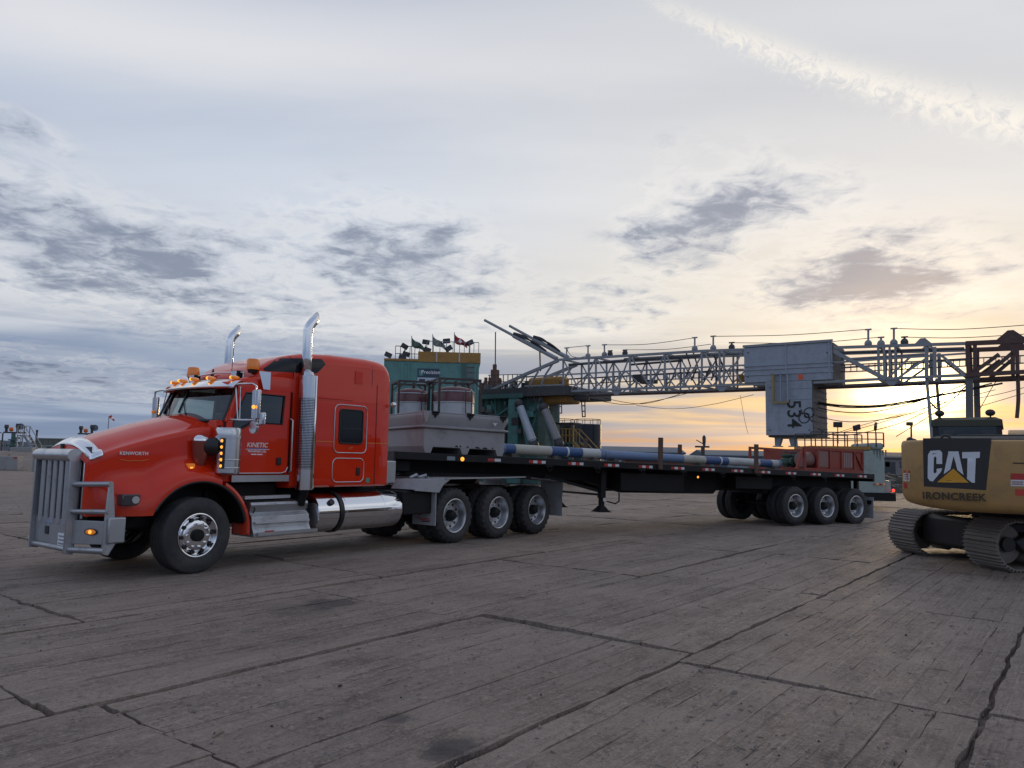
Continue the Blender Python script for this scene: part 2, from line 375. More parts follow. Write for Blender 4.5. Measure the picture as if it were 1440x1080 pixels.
# ------------------------------------------------------------------ ground: dust-covered timber rig mats
def ground_mat(name, mats=True):
    m = bpy.data.materials.new(name); m.use_nodes = True; t = m.node_tree; N = NT(t); b = t.nodes['Principled BSDF']
    g = N.new('ShaderNodeNewGeometry'); P = N.mapv(g.outputs['Position'], (1, 1, 1), (0, 0, -TF.rot))
    oi = N.new('ShaderNodeObjectInfo')
    grain = N.noise(N.mapv(P, (.7, 13, 1)), 1.0, 6, .65, .25)
    grain2 = N.noise(N.mapv(P, (2.0, 55, 1)), 1.0, 5, .65, .3)
    blot = N.noise(P, .55, 6, .62, .5); blot2 = N.noise(P, 3.2, 6, .65, .4); fine = N.noise(P, 45, 5, .72); grit = N.noise(P, 210, 3, .7)
    c = N.mix(N.ss(blot, .32, .68), (.142, .117, .103), (.235, .198, .174))
    c = N.mix(N.mul(N.ss(grain, .42, .70), .42), c, (.095, .079, .069))
    c = N.mix(N.mul(N.ss(grain2, .50, .72), .60), c, (.30, .262, .232))
    c = N.mix(N.mul(N.ss(blot2, .52, .72), .50), c, (.088, .075, .067))
    c = N.mix(N.mul(N.ss(fine, .52, .68), .75), c, (.32, .283, .25))
    c = N.mix(N.mul(N.ss(fine, .46, .34), .65), c, (.070, .060, .054))
    c = N.mix(N.mul(N.ss(grit, .56, .70), .6), c, (.06, .053, .048))
    scr = N.noise(N.mapv(P, (.35, 26, 1), (0, 0, .10), (4, 1, 0)), 1.0, 6, .7, .5)
    c = N.mix(N.mul(N.ss(scr, .58, .68), .55), c, (.075, .064, .057))
    scr2 = N.noise(N.mapv(P, (.6, 40, 1), (0, 0, -.06), (1, 8, 0)), 1.0, 6, .75, .4)
    c = N.mix(N.mul(N.ss(scr2, .55, .66), .65), c, (.36, .32, .285))
    rut = N.noise(N.mapv(P, (9, 22, 1), (0, 0, .25)), 1.0, 5, .7, .6)
    c = N.mix(N.mul(N.ss(rut, .54, .66), .45), c, (.085, .074, .067))
    clod = N.noise(P, 16, 5, .75, .5)
    c = N.mix(N.mul(N.ss(clod, .54, .66), .6), c, (.075, .066, .060))
    c = N.mix(N.mul(N.ss(clod, .46, .36), .5), c, (.33, .292, .26))
    st = N.noise(N.mapv(P, (.8, 1.6, 1), (0, 0, .4), (2, 5, 0)), .42, 5, .6, .8)
    c = N.mix(N.mul(N.ss(st, .60, .74), .50), c, (.070, .063, .060))
    dust = N.noise(N.mapv(P, (1.1, 3.2, 1), (0, 0, .15), (7, 3, 0)), 1.0, 7, .7, .8)
    c = N.mix(N.mul(N.ss(dust, .40, .62), .62), c, N.mix(fine, (.165, .140, .123, 1), (.30, .262, .232, 1)))
    # oil stain, plus shade of holes and ruts painted in dark, at known spots
    sg_ = N.new('ShaderNodeSeparateXYZ'); N.put(sg_.inputs[0], g.outputs['Position'])
    for (qx, qy), rad_, amt in (STAINS_AND_RUTS):
        ex_ = N.sub(sg_.outputs[0], qx); ey_ = N.sub(sg_.outputs[1], qy); dd = N.m('SQRT', N.add(N.mul(ex_, ex_), N.mul(ey_, ey_)))
        f_ = N.ss(N.add(dd, N.mul(N.sub(blot2, .5), 1.6 * rad_), N.mul(N.sub(fine, .5), .8 * rad_)), rad_, rad_ * .45)
        c = N.mix(N.mul(f_, amt), c, (.050, .048, .050))
    tone = N.lin(oi.outputs['Random'], 0, 1, 1.06, 1.22)
    v = N.new('ShaderNodeVectorMath'); v.operation = 'SCALE'; N.put(v.inputs[0], c); N.put(v.inputs['Scale'], tone if mats else 1.1)
    wm = N.new('ShaderNodeVectorMath'); wm.operation = 'MULTIPLY'; N.put(wm.inputs[0], v.outputs[0]); wm.inputs[1].default_value = (1.17, 1.10, 1.04); v = wm
    N.put(b.inputs['Base Color'], v.outputs[0]); N.put(b.inputs['Roughness'], N.lin(blot2, .3, .7, .62, .92)); b.inputs['Specular IOR Level'].default_value = .16
    sp = N.new('ShaderNodeSeparateXYZ'); N.put(sp.inputs[0], P)
    pp = N.m('PINGPONG', N.add(sp.outputs[1], N.mul(blot2, .03)), .102)
    groove = N.mul(N.ss(pp, .010, .0), N.ss(blot, .62, .38), N.ss(grain, .62, .42))
    h = N.add(N.mul(fine, .35), N.mul(grain, .55), N.mul(grain2, .25), N.mul(blot2, .8), N.mul(grit, .12), N.mul(groove, -.8), N.mul(scr, -.5), N.mul(rut, -.6), N.mul(clod, -.7))
    bn = N.new('ShaderNodeBump'); bn.inputs['Strength'].default_value = .9; bn.inputs['Distance'].default_value = .030
    N.put(bn.inputs['Height'], h); t.links.new(bn.outputs[0], b.inputs['Normal']); MATS[name] = m; return m
STAINS_AND_RUTS = [(at_z(465, 848).xy, .42, .75), (at_z(420, 858).xy, .5, .35), (at_z(640, 1050).xy, .22, .7), (at_z(560, 1010).xy, .12, .6), (at_z(620, 1062).xy, .15, .6)]
gm = ground_mat('dusty_timber_mat'); dirtm = ground_mat('packed_dirt', False)
gr = MB(); 
# one sheet to the horizon, a little below the mats, with shallow unevenness far away
rad = [0, 6, 14, 25, 40, 70, 120, 250, 600, 1500, 4000, 9000]; rows = []
for r in rad: rows.append([(r * cos(2 * PI * k / 48), r * sin(2 * PI * k / 48), -.06 - (0 if r < 200 else min(20, (r - 200) * .002))) for k in range(48)])
gr.grid(rows, True)
ground = gr.build('ground', dirtm, smooth=60); tag(ground, 'dusty brown ground of the oilfield yard stretching to the horizon', kind='structure')
# mats laid in rows along the truck's heading (row joints measured from the photo)
LB = [-11.7, -9.3, -6.8, -4.2, -1.7, .70, 2.92, 5.42, 8.10, 10.6, 13.1, 15.5, 18.0, 20.4, 22.9, 25.3]
ROWSTART = {5: 6.56, 6: 6.9, 7: 2.6, 8: 3.93, 9: 8.06}
rr = random.Random(3)
a_r = Vector((sin(R_(37.8)), cos(R_(37.8)), 0)); a_l = Vector((-cos(R_(37.8)), sin(R_(37.8)), 0))
for i in range(len(LB) - 1):
    l0, l1 = LB[i], LB[i + 1]; st = ROWSTART.get(i, rr.uniform(3, 7)); st -= 4.05 * 8
    L = 3.95 if i != 5 else 3.9
    for j in range(20):
        r0 = st + j * 4.0; r1 = r0 + 4.0; mid = a_r * (r0 + r1) / 2 + a_l * (l0 + l1) / 2
        if mid.y < 1.0 or mid.y > 46 or abs(mid.x) > 4.0 + mid.y * .82: continue
        near = mid.y < 19
        g = .015 + rr.random() * .018; tx, ty, dz = rr.uniform(-.004, .004), rr.uniform(-.006, .006), rr.uniform(-.008, .008)
        sk = [rr.uniform(-.03, .03) for _ in range(4)]; ph = [rr.uniform(0, 9) for _ in range(6)]
        Lr, Ll = r1 - r0, l1 - l0
        def wob(q, p): return .010 * sin(q * 5.3 + p) + .007 * sin(q * 13.7 + p * 2.1) + .004 * sin(q * 31 + p * 3)
        def surf(x, y): return tx * x + ty * y + dz + .006 * sin(x * 1.7 + ph[0]) * sin(y * 2.3 + ph[1])
        def slab(x0, x1, y0, y1, nx, ny, par, name, wobs, rough, drop, zoff, sharpend=True):
            mb = MB(); rows = []
            for a in range(nx + 1):
                row = []
                for c in range(ny + 1):
                    u, v = a / nx, c / ny; x = x0 + (x1 - x0) * u; y = y0 + (y1 - y0) * v
                    x += wob(y, wobs[0]) * (u == 0) + wob(y, wobs[1]) * (u == 1); y += (wob(x, wobs[2]) * (v == 0) + wob(x, wobs[3]) * (v == 1)) * rough
                    z = surf(x, y) + zoff + rr.uniform(-.0025, .0025)
                    if u in (0, 1) or v in (0, 1): z -= drop * rr.uniform(.6, 1.5)
                    row.append((x, y, z))
                rows.append(row)
            mb.grid(rows); n = ny + 1
            per = [rows[0][c] for c in range(n)] + [rows[a][-1] for a in range(1, nx + 1)] + [rows[-1][c] for c in range(n - 2, -1, -1)] + [rows[a][0] for a in range(nx - 1, 0, -1)]
            mb.grid([per, [(p[0], p[1], -.09) for p in per]], True)
            return mb.build(name, gm, par, smooth=50)
        X0, X1, Y0, Y1 = -Lr / 2 + g, Lr / 2 - g, -Ll / 2 + g, Ll / 2 - g
        if not near:
            o = slab(X0, X1, Y0, Y1, 10, 6, ground, 'timber_mat', ph[2:6], 1, .016, 0)
        else:
            o = slab(X0 + .03, X1 - .03, Y0 + .02, Y1 - .02, 8, 6, ground, 'timber_mat', ph[2:6], 1, .004, -.013)
            NP = 9; cuts = [Y0] + [Y0 + (Y1 - Y0) * k / NP + rr.uniform(-.02, .02) for k in range(1, NP)] + [Y1]
            for k in range(NP):
                gp = rr.choice((0, 0, .001, .001, .002, .003, .006)); xo = rr.uniform(-.02, .02)
                slab(X0 + xo * .5, X1 + xo, cuts[k] + gp, cuts[k + 1] - gp, 26, 3, o, 'plank', [rr.uniform(0, 9) for _ in range(4)], .35 if 0 < k < NP - 1 else 1, .002 if gp < .004 else .006, rr.uniform(-.003, .003))
        o.location = (mid.x, mid.y, 0); o.rotation_euler = (0, 0, TF.rot)

# ------------------------------------------------------------------ wheels (mesh axis = y, outer face at y = 0 looking to -y)
def tyre_mesh(r, w, rr, lug):
    half = [(.045, rr - .012), (.018, rr + .02), (.002, rr + .07), (-.004, (r + rr) / 2 + .01), (.002, r - .085), (.012, r - .045), (.022, r - .020), (.034, r - .006)]
    inner = [(.05, r), (w * .27, r), (w * .275, r - .012), (w * .30, r - .012), (w * .305, r), (w * .46, r), (w * .465, r - .012)]
    prof = half + inner; prof = prof + [(w - a, q) for a, q in reversed(prof)]
    L = {}
    if lug:
        nlast = len(prof)
        for i in (5, 6, 7, 8, 9): L[i] = [0, 0, .026, .026]; L[nlast - 1 - i] = [.026, .026, 0, 0]
    return MB().lathe(prof, n=96 if lug else 64, lug=L)
def wheel_proto(kind, r, w, rr, dual):
    """returns the wheel disc (a mesh) with tyre, hub, lug nuts and hand holes as sub-parts"""
    d = MB(); n = 48
    m = chrome if kind == 'steer' else alum
    if kind == 'steer':
        d.lathe([(w - .05, rr - .02), (.30, rr - .04), (.05, rr - .03), (.028, rr - .004), (.016, rr + .008), (.012, rr - .004), (.018, rr - .016), (.055, rr - .03), (.085, rr - .055), (.075, rr - .075), (.045, rr - .09), (.036, .20), (.036, .13), (.04, .06), (.04, .001)], n=n)
        hole_r, hole_a, nut_r, face = .238, .0345, .167, .036
    else:
        d.lathe([(w - .03, rr - .02), (.03, rr - .004), (.014, rr + .010), (.010, rr - .002), (.016, rr - .016), (.06, rr - .035), (.13, rr - .05), (.165, rr - .07), (.172, .21), (.165, .13), (.165, .001)], n=n)
        hole_r, hole_a, nut_r, face = .225, .168, .16, .165
    disc = d.build('wheel', m)
    tyre_mesh(r, w, rr, kind == 'drive').build('tyre', rubber, disc, smooth=40)
    if dual:
        b = tyre_mesh(r, w, rr, kind == 'drive'); b.v = [(x, y + w + .05, z) for x, y, z in b.v]; b.build('inner_tyre', rubber, disc, smooth=40)
    h = MB()
    for k in range(10):
        a = 2 * PI * k / 10 + .15; c = (hole_r * cos(a), 0, hole_r * sin(a)); h.cyl((c[0], hole_a - .004, c[2]), (c[0], hole_a + .03, c[2]), .026, n=10)
    h.build('hand_holes', black, disc, kind='stuff')
    hb = MB()
    if kind == 'steer': hb.lathe([(.04, .088), (-.005, .086), (-.02, .075), (-.024, .001)], n=24)
    else: hb.lathe([(.17, .12), (.09, .105), (.06, .09), (.05, .085), (.04, .06), (.038, .001)], n=24)
    hb.build('hub', frameblk, disc)
    nt = MB()
    for k in range(10):
        a = 2 * PI * k / 10; nt.cyl((nut_r * cos(a), face + .01, nut_r * sin(a)), (nut_r * cos(a), face - .035, nut_r * sin(a)), .017, .015, n=6)
    nt.build('lug_nuts', chrome if kind == 'steer' else alum, disc, kind='stuff')
    return disc
def place_wheel(proto, parent, x, y, z, far=False, first=[]):
    if proto not in first: first.append(proto); o = proto; o.parent = parent
    else: o = dup(proto, parent)
    o.location = (x, y, z); o.rotation_euler = (0, random.uniform(0, 6), PI if far else 0) if not far else (0, random.uniform(0, 6), 0)
    if far: o.rotation_euler = (0, 0, PI)
    return o
steer = wheel_proto('steer', .535, .385, .305, False)
drive = wheel_proto('drive', .548, .285, .33, True)
trail = wheel_proto('trailer', .520, .285, .305, True)

# ------------------------------------------------------------------ tractor
TR = empty('semi_truck', 'red conventional semi truck with twin chrome stacks, sleeper and aluminium bull bar', 'truck', TF.o, TF.rot)
YC = 1.225
def tp(px, py, s): return TF.p(px, py, s)
def tpt(px, py, t):
    d = pix_ray(px, py); o = Vector((0, 0, CAMH)) - TF.o; k = (t - o.dot(TF.r)) / d.dot(TF.r); P = o + d * k; return Vector((t, P.dot(TF.l), P.z))
for far, y in ((False, 0), (True, 2.45)):
    w_ = place_wheel(steer, TR, 0, y, .535, far); w_.rotation_euler.z += R_(3)
    for x in (5.45, 6.85, 8.25): place_wheel(drive, TR, x, y, .548, far)
# hood
AX, AZ, AR = .03, .55, .755
def zb(t):
    if t < -.62: return .84
    q = AR * AR - (t - AX) ** 2; return AZ + math.sqrt(max(q, .14))
ZSH = [(-1.36, 1.62), (-1.0, 1.77), (-.5, 1.93), (0, 2.06), (.34, 2.13)]
HSH = [(-1.36, .80), (-1.1, .845), (-.5, .88), (.34, .92)]
def hood_y(t, z):
    ys = YC - lerp(HSH, t)
    d = math.hypot(t - AX, z - AZ) - AR
    f1 = (1 - sst(d, .05, .34)) * sst(t, -1.05, -.5)
    f2 = (1 - sst(z, .98, 1.42)) * sst(t, -1.30, -.80)
    y = ys + (.035 - ys) * (1 - (1 - f1) * (1 - f2 * .85))
    return y
def hood_prof(t, off=0.0):
    zs, hs = lerp(ZSH, t), lerp(HSH, t); zc = zs + .17 + .02 * (t + 1.3); P = []
    b = zb(t)
    for k in range(19):
        z = b + (zs - .06 - b) * k / 18; P.append((t, hood_y(t, z) - off, z))
    for k in range(1, 6):
        a = PI / 2 * k / 6; P.append((t, YC - hs - off + .09 * (1 - cos(a)), zs - .06 + (.06 + off) * sin(a)))
    for k in range(0, 9):
        u = 1 - k / 8; y = (hs - .09) * u; P.append((t, YC - y, zc - (zc - zs) * u ** 2.2 + off))
    return P + [(x, 2 * YC - y, z) for x, y, z in P[-2::-1]]
ts = [-1.36, -1.30, -1.2, -1.12, -1.05, -.98, -.91, -.84, -.77, -.7, -.66, -.62] + [-.58 + .07 * k for k in range(13)] + [.345]
hood = MB().grid([hood_prof(t) for t in ts]).build('hood', red, TR, smooth=40)
# nose face with grille opening
po = hood_prof(-1.36); pi_ = [(-1.395, YC + (y - YC) * .91, 1.18 + (z - 1.18) * .89) for x, y, z in po]
pm = [(-1.385, YC + (y - YC) * .97, 1.2 + (z - 1.2) * .985) for x, y, z in po]
MB().grid([po, pm, pi_, [(-1.33, y, z) for x, y, z in pi_]]).build('grille_surround', red, hood, smooth=40)
g = MB(); g.grid([[(-1.32, YC - .74, .70), (-1.32, YC + .74, .70)], [(-1.32, YC - .74, 1.76), (-1.32, YC + .74, 1.76)]]); g.build('grille_backing', black, hood)
for k in range(13):
    y = YC - .66 + k * .11; zt = 1.66 - .12 * ((y - YC) / .7) ** 4
    one('bar', (-1.365, y, .80), (-1.365, y, zt), .03, .025).build('grille_bar', chrome, hood, bevel=.004)
MB().bar((-1.37, YC, .8), (-1.40, YC, 1.80), .07, .03).build('grille_centre_strip', black, hood)
# chrome bug deflector
rows = []
for t, off, cut in ((-1.375, .010, 19), (-1.34, .03, 19), (-1.29, .05, 19), (-1.235, .06, 19)):
    P = hood_prof(t, off); rows.append(P[19:-19])
dfl = MB().grid(rows).build('bug_deflector', chrome, TR, smooth=60); md = dfl.modifiers.new('s', 'SOLIDIFY'); md.thickness = .006
# lamps on hood
def hy(t, z): return hood_y(t, z)
for side in (0, 1):
    Y = (lambda y: y) if side == 0 else (lambda y: 2 * YC - y)
    hl = MB(); ya = hy(-.9, 1.06); hl.box(-1.06, -.82, min(Y(ya - .045), Y(ya + .14)), max(Y(ya - .045), Y(ya + .14)), .985, 1.135); h_ = hl.build('headlight', lampdark, TR, bevel=.012)
    for k in range(2): one('cyl', (-.995 + k * .11, Y(ya - .05), 1.06), (-.995 + k * .11, Y(ya - .02), 1.06), .05, n=16).build('lamp_lens', lampdark if k == 0 else lens, h_)
    yt = hy(-.07, 1.52)
    sg = one('box', -.12, -.02, min(Y(yt - .05), Y(yt + .05)), max(Y(yt - .05), Y(yt + .05)), 1.44, 1.55).build('turn_signal', amber, TR, bevel=.01)
    one('box', -.095, -.055, min(Y(yt - .056), Y(yt)), max(Y(yt - .056), Y(yt)), 1.46, 1.5).build('bulb', amber_on, sg)
    # fender tail behind the wheel
    rows = []
    for k in range(13):
        a = R_(62 - k * 5.6); rr_ = AR - .005
        c, s_ = AX + rr_ * cos(a), AZ + rr_ * sin(a); c2, s2 = AX + (rr_ + .07) * cos(a), AZ + (rr_ + .07) * sin(a)
        rows.append([(c, Y(.05), s_), (c + .02, Y(.03), s_ + .02), (c2, Y(.05), s2), (c2, Y(.42), s2), (c, Y(.42), s_)])
    MB().loft(rows).build('fender_tail', red, TR, smooth=50)
    # rubber lip of the arch
    pts = []
    for k in range(20):
        a = R_(152 - k * 7.4); pts.append((AX + (AR - .012) * cos(a), Y(.05), AZ + (AR - .012) * sin(a)))
    MB().tube(pts, .022, 6).build('arch_lip', black, TR)
    one('grid', [[(AX + (AR - .03) * cos(R_(160 - k * 8)), Y(q), AZ + (AR - .03) * sin(R_(160 - k * 8))) for q in (.06, .6)] for k in range(20)]).build('wheel_well', frameblk, TR)
yt = hy(-.82, 1.68)
text('maker_lettering', 'KENWORTH', .066, whiteletter, TR, basis((-.82, yt - .008, 1.68), (1, -.03, .0), (0, .02, 1)), .003, .0008, 0, 1.05)
fl = MB(); fl.tube([(-1.0, hy(-1, 1.6) - .006, 1.595), (-.88, hy(-.88, 1.6) - .006, 1.575), (-.8, hy(-.8, 1.6) - .006, 1.585), (-.72, hy(-.72, 1.6) - .006, 1.578), (-.62, hy(-.62, 1.6) - .006, 1.60)], .005, 5); fl.build('hood_pinstripe', gold, TR)
# ------------ cab
cabm = MB()
cabm.box(.30, .56, .22, 2.23, 1.28, 2.20)                       # cowl / firewall
cabm.box(.5, 1.66, .24, 2.21, 1.28, 1.46)                       # floor
cabm.box(1.55, 1.66, .24, 2.21, 1.46, 2.86)
rows = []
def cabroof(t): return lerp([(.50, 2.80), (.75, 2.88), (1.1, 2.95), (1.66, 3.0)], t)
def sect(t, zbot, ztop, hw, rt, n=6, rb=.03):
    P = [(t, YC + hw - rb, zbot), (t, YC - hw + rb, zbot), (t, YC - hw, zbot + rb)]
    for k in range(n + 1):
        a = PI / 2 * k / n; P.append((t, YC - hw + rt * (1 - cos(a)), ztop - rt + rt * sin(a)))
    for k in range(n + 1):
        a = PI / 2 * (1 - k / n); P.append((t, YC + hw - rt * (1 - cos(a)), ztop - rt + rt * sin(a)))
    P.append((t, YC + hw, zbot + rb)); return P
rows = [sect(t, 2.70, cabroof(t), lerp([(.45, .93), (.7, 1.0), (1.66, 1.02)], t), .09, rb=.01) for t in (.50, .6, .75, .95, 1.2, 1.45, 1.66)]
cabm.loft(rows); 
cab = cabm.build('cab', red, TR, bevel=.012)
# wind screen: curved in plan
def ws(w, v): return (.14 + .28 * w * w + (.30 - .08 * w * w) * v, YC + w * (1.0 - .04 * v), 2.19 + .54 * v)
sm = one('grid', [[ws(-1 + 2 * i / 16, v) for i in range(17)] for v in (0, .25, .5, .75, 1)])
scr = sm.build('windscreen', GLASS, TR, smooth=60)
fr = MB(); loop = [ws(-1 + 2 * i / 16, 0) for i in range(17)] + [ws(1, v) for v in (.33, .66)] + [ws(1 - 2 * i / 16, 1) for i in range(17)] + [ws(-1, v) for v in (.66, .33)]
fr.tube(loop, .028, 6, closed=True); fr.build('seal', black, scr)
for s_ in (-1, 1):
    rows = [[ws(s_ * .985, v), (ws(s_, v)[0] + .0, ws(s_, v)[1] + s_ * .035, ws(s_, v)[2]), (ws(s_, v)[0] + .16, ws(s_, v)[1] + s_ * .035, ws(s_, v)[2]), (ws(s_, v)[0] + .16, ws(s_, v)[1] - s_ * .05, ws(s_, v)[2])] for v in (-.02, .5, 1.03)]
    MB().loft(rows).build('pillar', red, TR, smooth=30)
cw = MB(); cw.grid([[ws(-1 + 2 * i / 12, 0) for i in range(13)], [(.30, YC - .98 + 1.96 * i / 12, 2.14) for i in range(13)]]); cw.build('cowl_panel', red, TR)
for w_, tilt in ((-.42, .5), (.12, .55)):
    p0 = Vector(ws(w_, -.02)) + Vector((-.03, 0, 0)); p1 = Vector(ws(w_ + tilt * .8, .62)) + Vector((-.02, 0, .01)); p2 = Vector(ws(w_ + tilt * .9, .95)) + Vector((-.015, 0, 0)); p3 = Vector(ws(w_ + tilt * .65, .25)) + Vector((-.015, 0, 0))
    o = MB().tube([p0, p1], .008, 5).build('wiper', black, scr); MB().bar(p3, p2, .02, .03).build('wiper_blade', black, scr)
# visor
rows = []
for i in range(17):
    w_ = -1 + 2 * i / 16; a = ws(w_, 1.0); y = YC + w_ * 1.05
    rows.append([(a[0] - .16 + .05 * w_ * w_, y, 2.70), (a[0] - .165 + .05 * w_ * w_, y, 2.725), (a[0] - .02, y, 2.815), (a[0] + .10, YC + w_ * 1.0, 2.865 - .03 * w_ ** 4)])
vis = MB().grid(rows).build('sun_visor', chrome, TR, smooth=40); md = vis.modifiers.new('s', 'SOLIDIFY'); md.thickness = .008
# interior
inn = MB(); inn.box(.42, .78, .3, 2.15, 1.46, 2.12); inn.build('dashboard', black, TR, bevel=.05)
for y in (.42, 1.55):
    st = MB(); st.box(.98, 1.42, y, y + .5, 1.46, 1.85); st.box(1.33, 1.48, y + .03, y + .47, 1.85, 2.42); st.box(1.36, 1.47, y + .13, y + .37, 2.42, 2.6); st.build('seat', black, TR, bevel=.05)
sw = MB().ring((0, 0, 0), .21, .016, ax='z', n=24, m=6).bar((-.2, 0, 0), (.2, 0, 0), .03, .012).build('steering_wheel', black, TR); sw.location = (.92, .72, 2.10); sw.rotation_euler = (0, R_(-50), 0)
# doors
def ringpanel(outer, inner, y0, y1):
    m = MB(); n = len(outer); A = [(x, y0, z) for x, z in outer]; B = [(x, y0, z) for x, z in inner]; C_ = [(x, y1, z) for x, z in inner]; D = [(x, y1, z) for x, z in outer]
    m.loft([A, B, C_, D, A], caps=False); return m
dou = [(.44, 1.40), (1.58, 1.40), (1.58, 2.0), (1.58, 2.71), (.70, 2.71), (.46, 2.21), (.44, 2.0)]
din = [(.62, 2.02), (.88, 2.02), (1.47, 2.20), (1.47, 2.645), (.765, 2.645), (.575, 2.21), (.57, 2.06)]
din = [(.60, 2.03), (.90, 2.19), (1.44, 2.19), (1.47, 2.64), (.765, 2.645), (.575, 2.22), (.57, 2.06)]
for far in (0, 1):
    y0, y1 = (.195, .235) if not far else (2 * YC - .195, 2 * YC - .235)
    dr = ringpanel(dou, din, y0, y1).build('door', red, TR, smooth=30, bevel=.006)
    yg = (y0 + y1) / 2
    one('grid', [[(x, yg, z) for x, z in din[:1] + din[-1:]]] + [[(din[0][0] + (din[1][0] - din[0][0]) * k, yg, din[0][1] + (din[1][1] - din[0][1]) * k), (din[5][0] + (din[4][0] - din[5][0]) * k, yg, din[5][1] + (din[4][1] - din[5][1]) * k)] for k in (0, .5, 1)] + [[(din[2][0], yg, din[2][1]), (din[3][0], yg, din[3][1])]]).build('window_pane', GLASS if far else GLASSD, dr)
    sl = MB().tube([(x, y0 + (-.003 if not far else .003), z) for x, z in din], .014, 5, closed=True).build('window_seal', black, dr)
    sg = -1 if not far else 1
    tr_ = MB().tube([(.56, y0 + sg * .006, 1.405), (1.46, y0 + sg * .006, 1.405), (1.54, y0 + sg * .006, 1.43), (1.575, y0 + sg * .006, 1.50)], .009, 6).build('door_trim', alum, dr)
    one('box', 1.36, 1.44, min(y0, y0 + sg * .03), max(y0, y0 + sg * .03), 1.535, 1.655).build('handle', black, dr, bevel=.012)
    MB().tube([(1.585, y0 + sg * .02, 2.28), (1.60, y0 + sg * .06, 2.26), (1.60, y0 + sg * .06, 1.44), (1.585, y0 + sg * .02, 1.42)], .013, 8).build('grab_rail', steel, TR)
    ysw = y0 + sg * .004
    one('box', .58, 1.60, min(y0, y0 + sg * .02), max(y0, y0 + sg * .02), 1.275, 1.375).build('kick_plate', steel, TR)
text('name_lettering', 'KINETIC', .10, whiteletter, TR, basis((1.0, .190, 1.84), (1, 0, 0), (0, 0, 1)), .001, .001, .2, 1.0)
one('box', .80, 1.22, .190, .196, 1.772, 1.780).build('name_underline', whiteletter, TR)
one('box', .84, 1.18, .188, .196, 1.781, 1.792).build('name_underline', mat('blue_line', (.05, .12, .45), .5), TR)
text('name_lettering', 'TRANSPORT LTD.', .042, whiteletter, TR, basis((1.0, .190, 1.742), (1, 0, 0), (0, 0, 1)), .001, .001, .2)
for k in range(2): one('box', .90 + k * .105, .99 + k * .11, .190, .196, 1.690, 1.706).build('small_print', whiteletter, TR)
# air cleaner with light strip, intake elbow
ac = MB(); ac.lathe([(1.40, .001), (1.40, .17), (1.42, .19), (1.93, .19), (1.93, .205), (1.955, .205), (1.965, .19), (2.06, .19), (2.085, .175), (2.09, .001)], (.44, .10, 0), 'z', 28); ac.lathe([(1.60, .193), (1.605, .197), (1.615, .197), (1.62, .193)], (.44, .10, 0), 'z', 28); ac.lathe([(1.48, .193), (1.485, .197), (1.495, .197), (1.50, .193)], (.44, .10, 0), 'z', 28)
acb = ac.build('air_cleaner', steel, TR, smooth=40)
sb = one('box', .255, .285, -.07, .0, 1.48, 1.93).build('light_strip', black, TR, bevel=.005)
for k in range(5):
    z = 1.52 + k * .092; MB().sphere((.255, -.045, z), .024, 10, 6).build('strip_lamp', amber_on, sb)
MB().sphere((.09, .25, 1.88), .13, 18, 10, (1.0, .9, .75)).build('intake_cap', chrome, TR)
MB().tube([(.15, .22, 1.80), (.30, .12, 1.80)], .13, 18).build('intake_boot', black, TR)
MB().tube([(.10, .27, 1.50), (.095, .26, 1.56), (.09, .25, 1.70), (.09, .25, 1.88)], [.06, .085, .115, .131], 18).build('intake_pod', mat('chrome_red_reflection', (.34, .10, .08), .15, .6), TR)  # chrome pod; the red hood's reflection is painted into its base colour
# ------------ sleeper with raised roof
ZT = [(1.02, 2.99), (1.12, 3.10), (1.3, 3.22), (1.5, 3.31), (1.84, 3.40), (2.4, 3.455), (3.2, 3.475), (3.5, 3.465), (3.68, 3.44), (3.75, 3.39), (3.785, 3.29), (3.79, 3.2)]
RC = lambda t: min(.22, max(.10, (lerp(ZT, t) - 2.86) * .62))
HW = lambda t: lerp([(1.02, .86), (1.2, .95), (1.5, 1.0), (1.62, 1.02), (3.6, 1.02), (3.79, .99)], t)
def slp_y(t, z):
    r, zt, hw = RC(t), lerp(ZT, t), HW(t); q = z - (zt - r)
    return YC - hw + (0 if q <= 0 else r - math.sqrt(max(0, r * r - q * q)))
fair = MB().loft([sect(t, 2.86, lerp(ZT, t), HW(t), RC(t), 8, .01) for t in (1.02, 1.06, 1.12, 1.2, 1.3, 1.4, 1.5, 1.61)]).build('roof_fairing', red, TR, smooth=45)
slp = MB().loft([sect(t, 1.165, lerp(ZT, t), HW(t), RC(t), 8) for t in (1.63, 1.7, 1.84, 2.1, 2.4, 2.8, 3.2, 3.45, 3.6, 3.68, 3.72, 3.755, 3.775, 3.785, 3.79)]).build('sleeper', red, TR, smooth=35)
def surfpatch(name, up, lo, t0, t1, m, off, far=False, n=16, parent=None):
    rows = []
    for i in range(n + 1):
        t = t0 + (t1 - t0) * i / n; a, b = lerp(lo, t), lerp(up, t)
        row = [(t, slp_y(t, a + (b - a) * k / 6) - off, a + (b - a) * k / 6) for k in range(7)]
        rows.append([(x, 2 * YC - y, z) for x, y, z in row] if far else row)
    return MB().grid(rows).build(name, m, parent or TR, smooth=60)
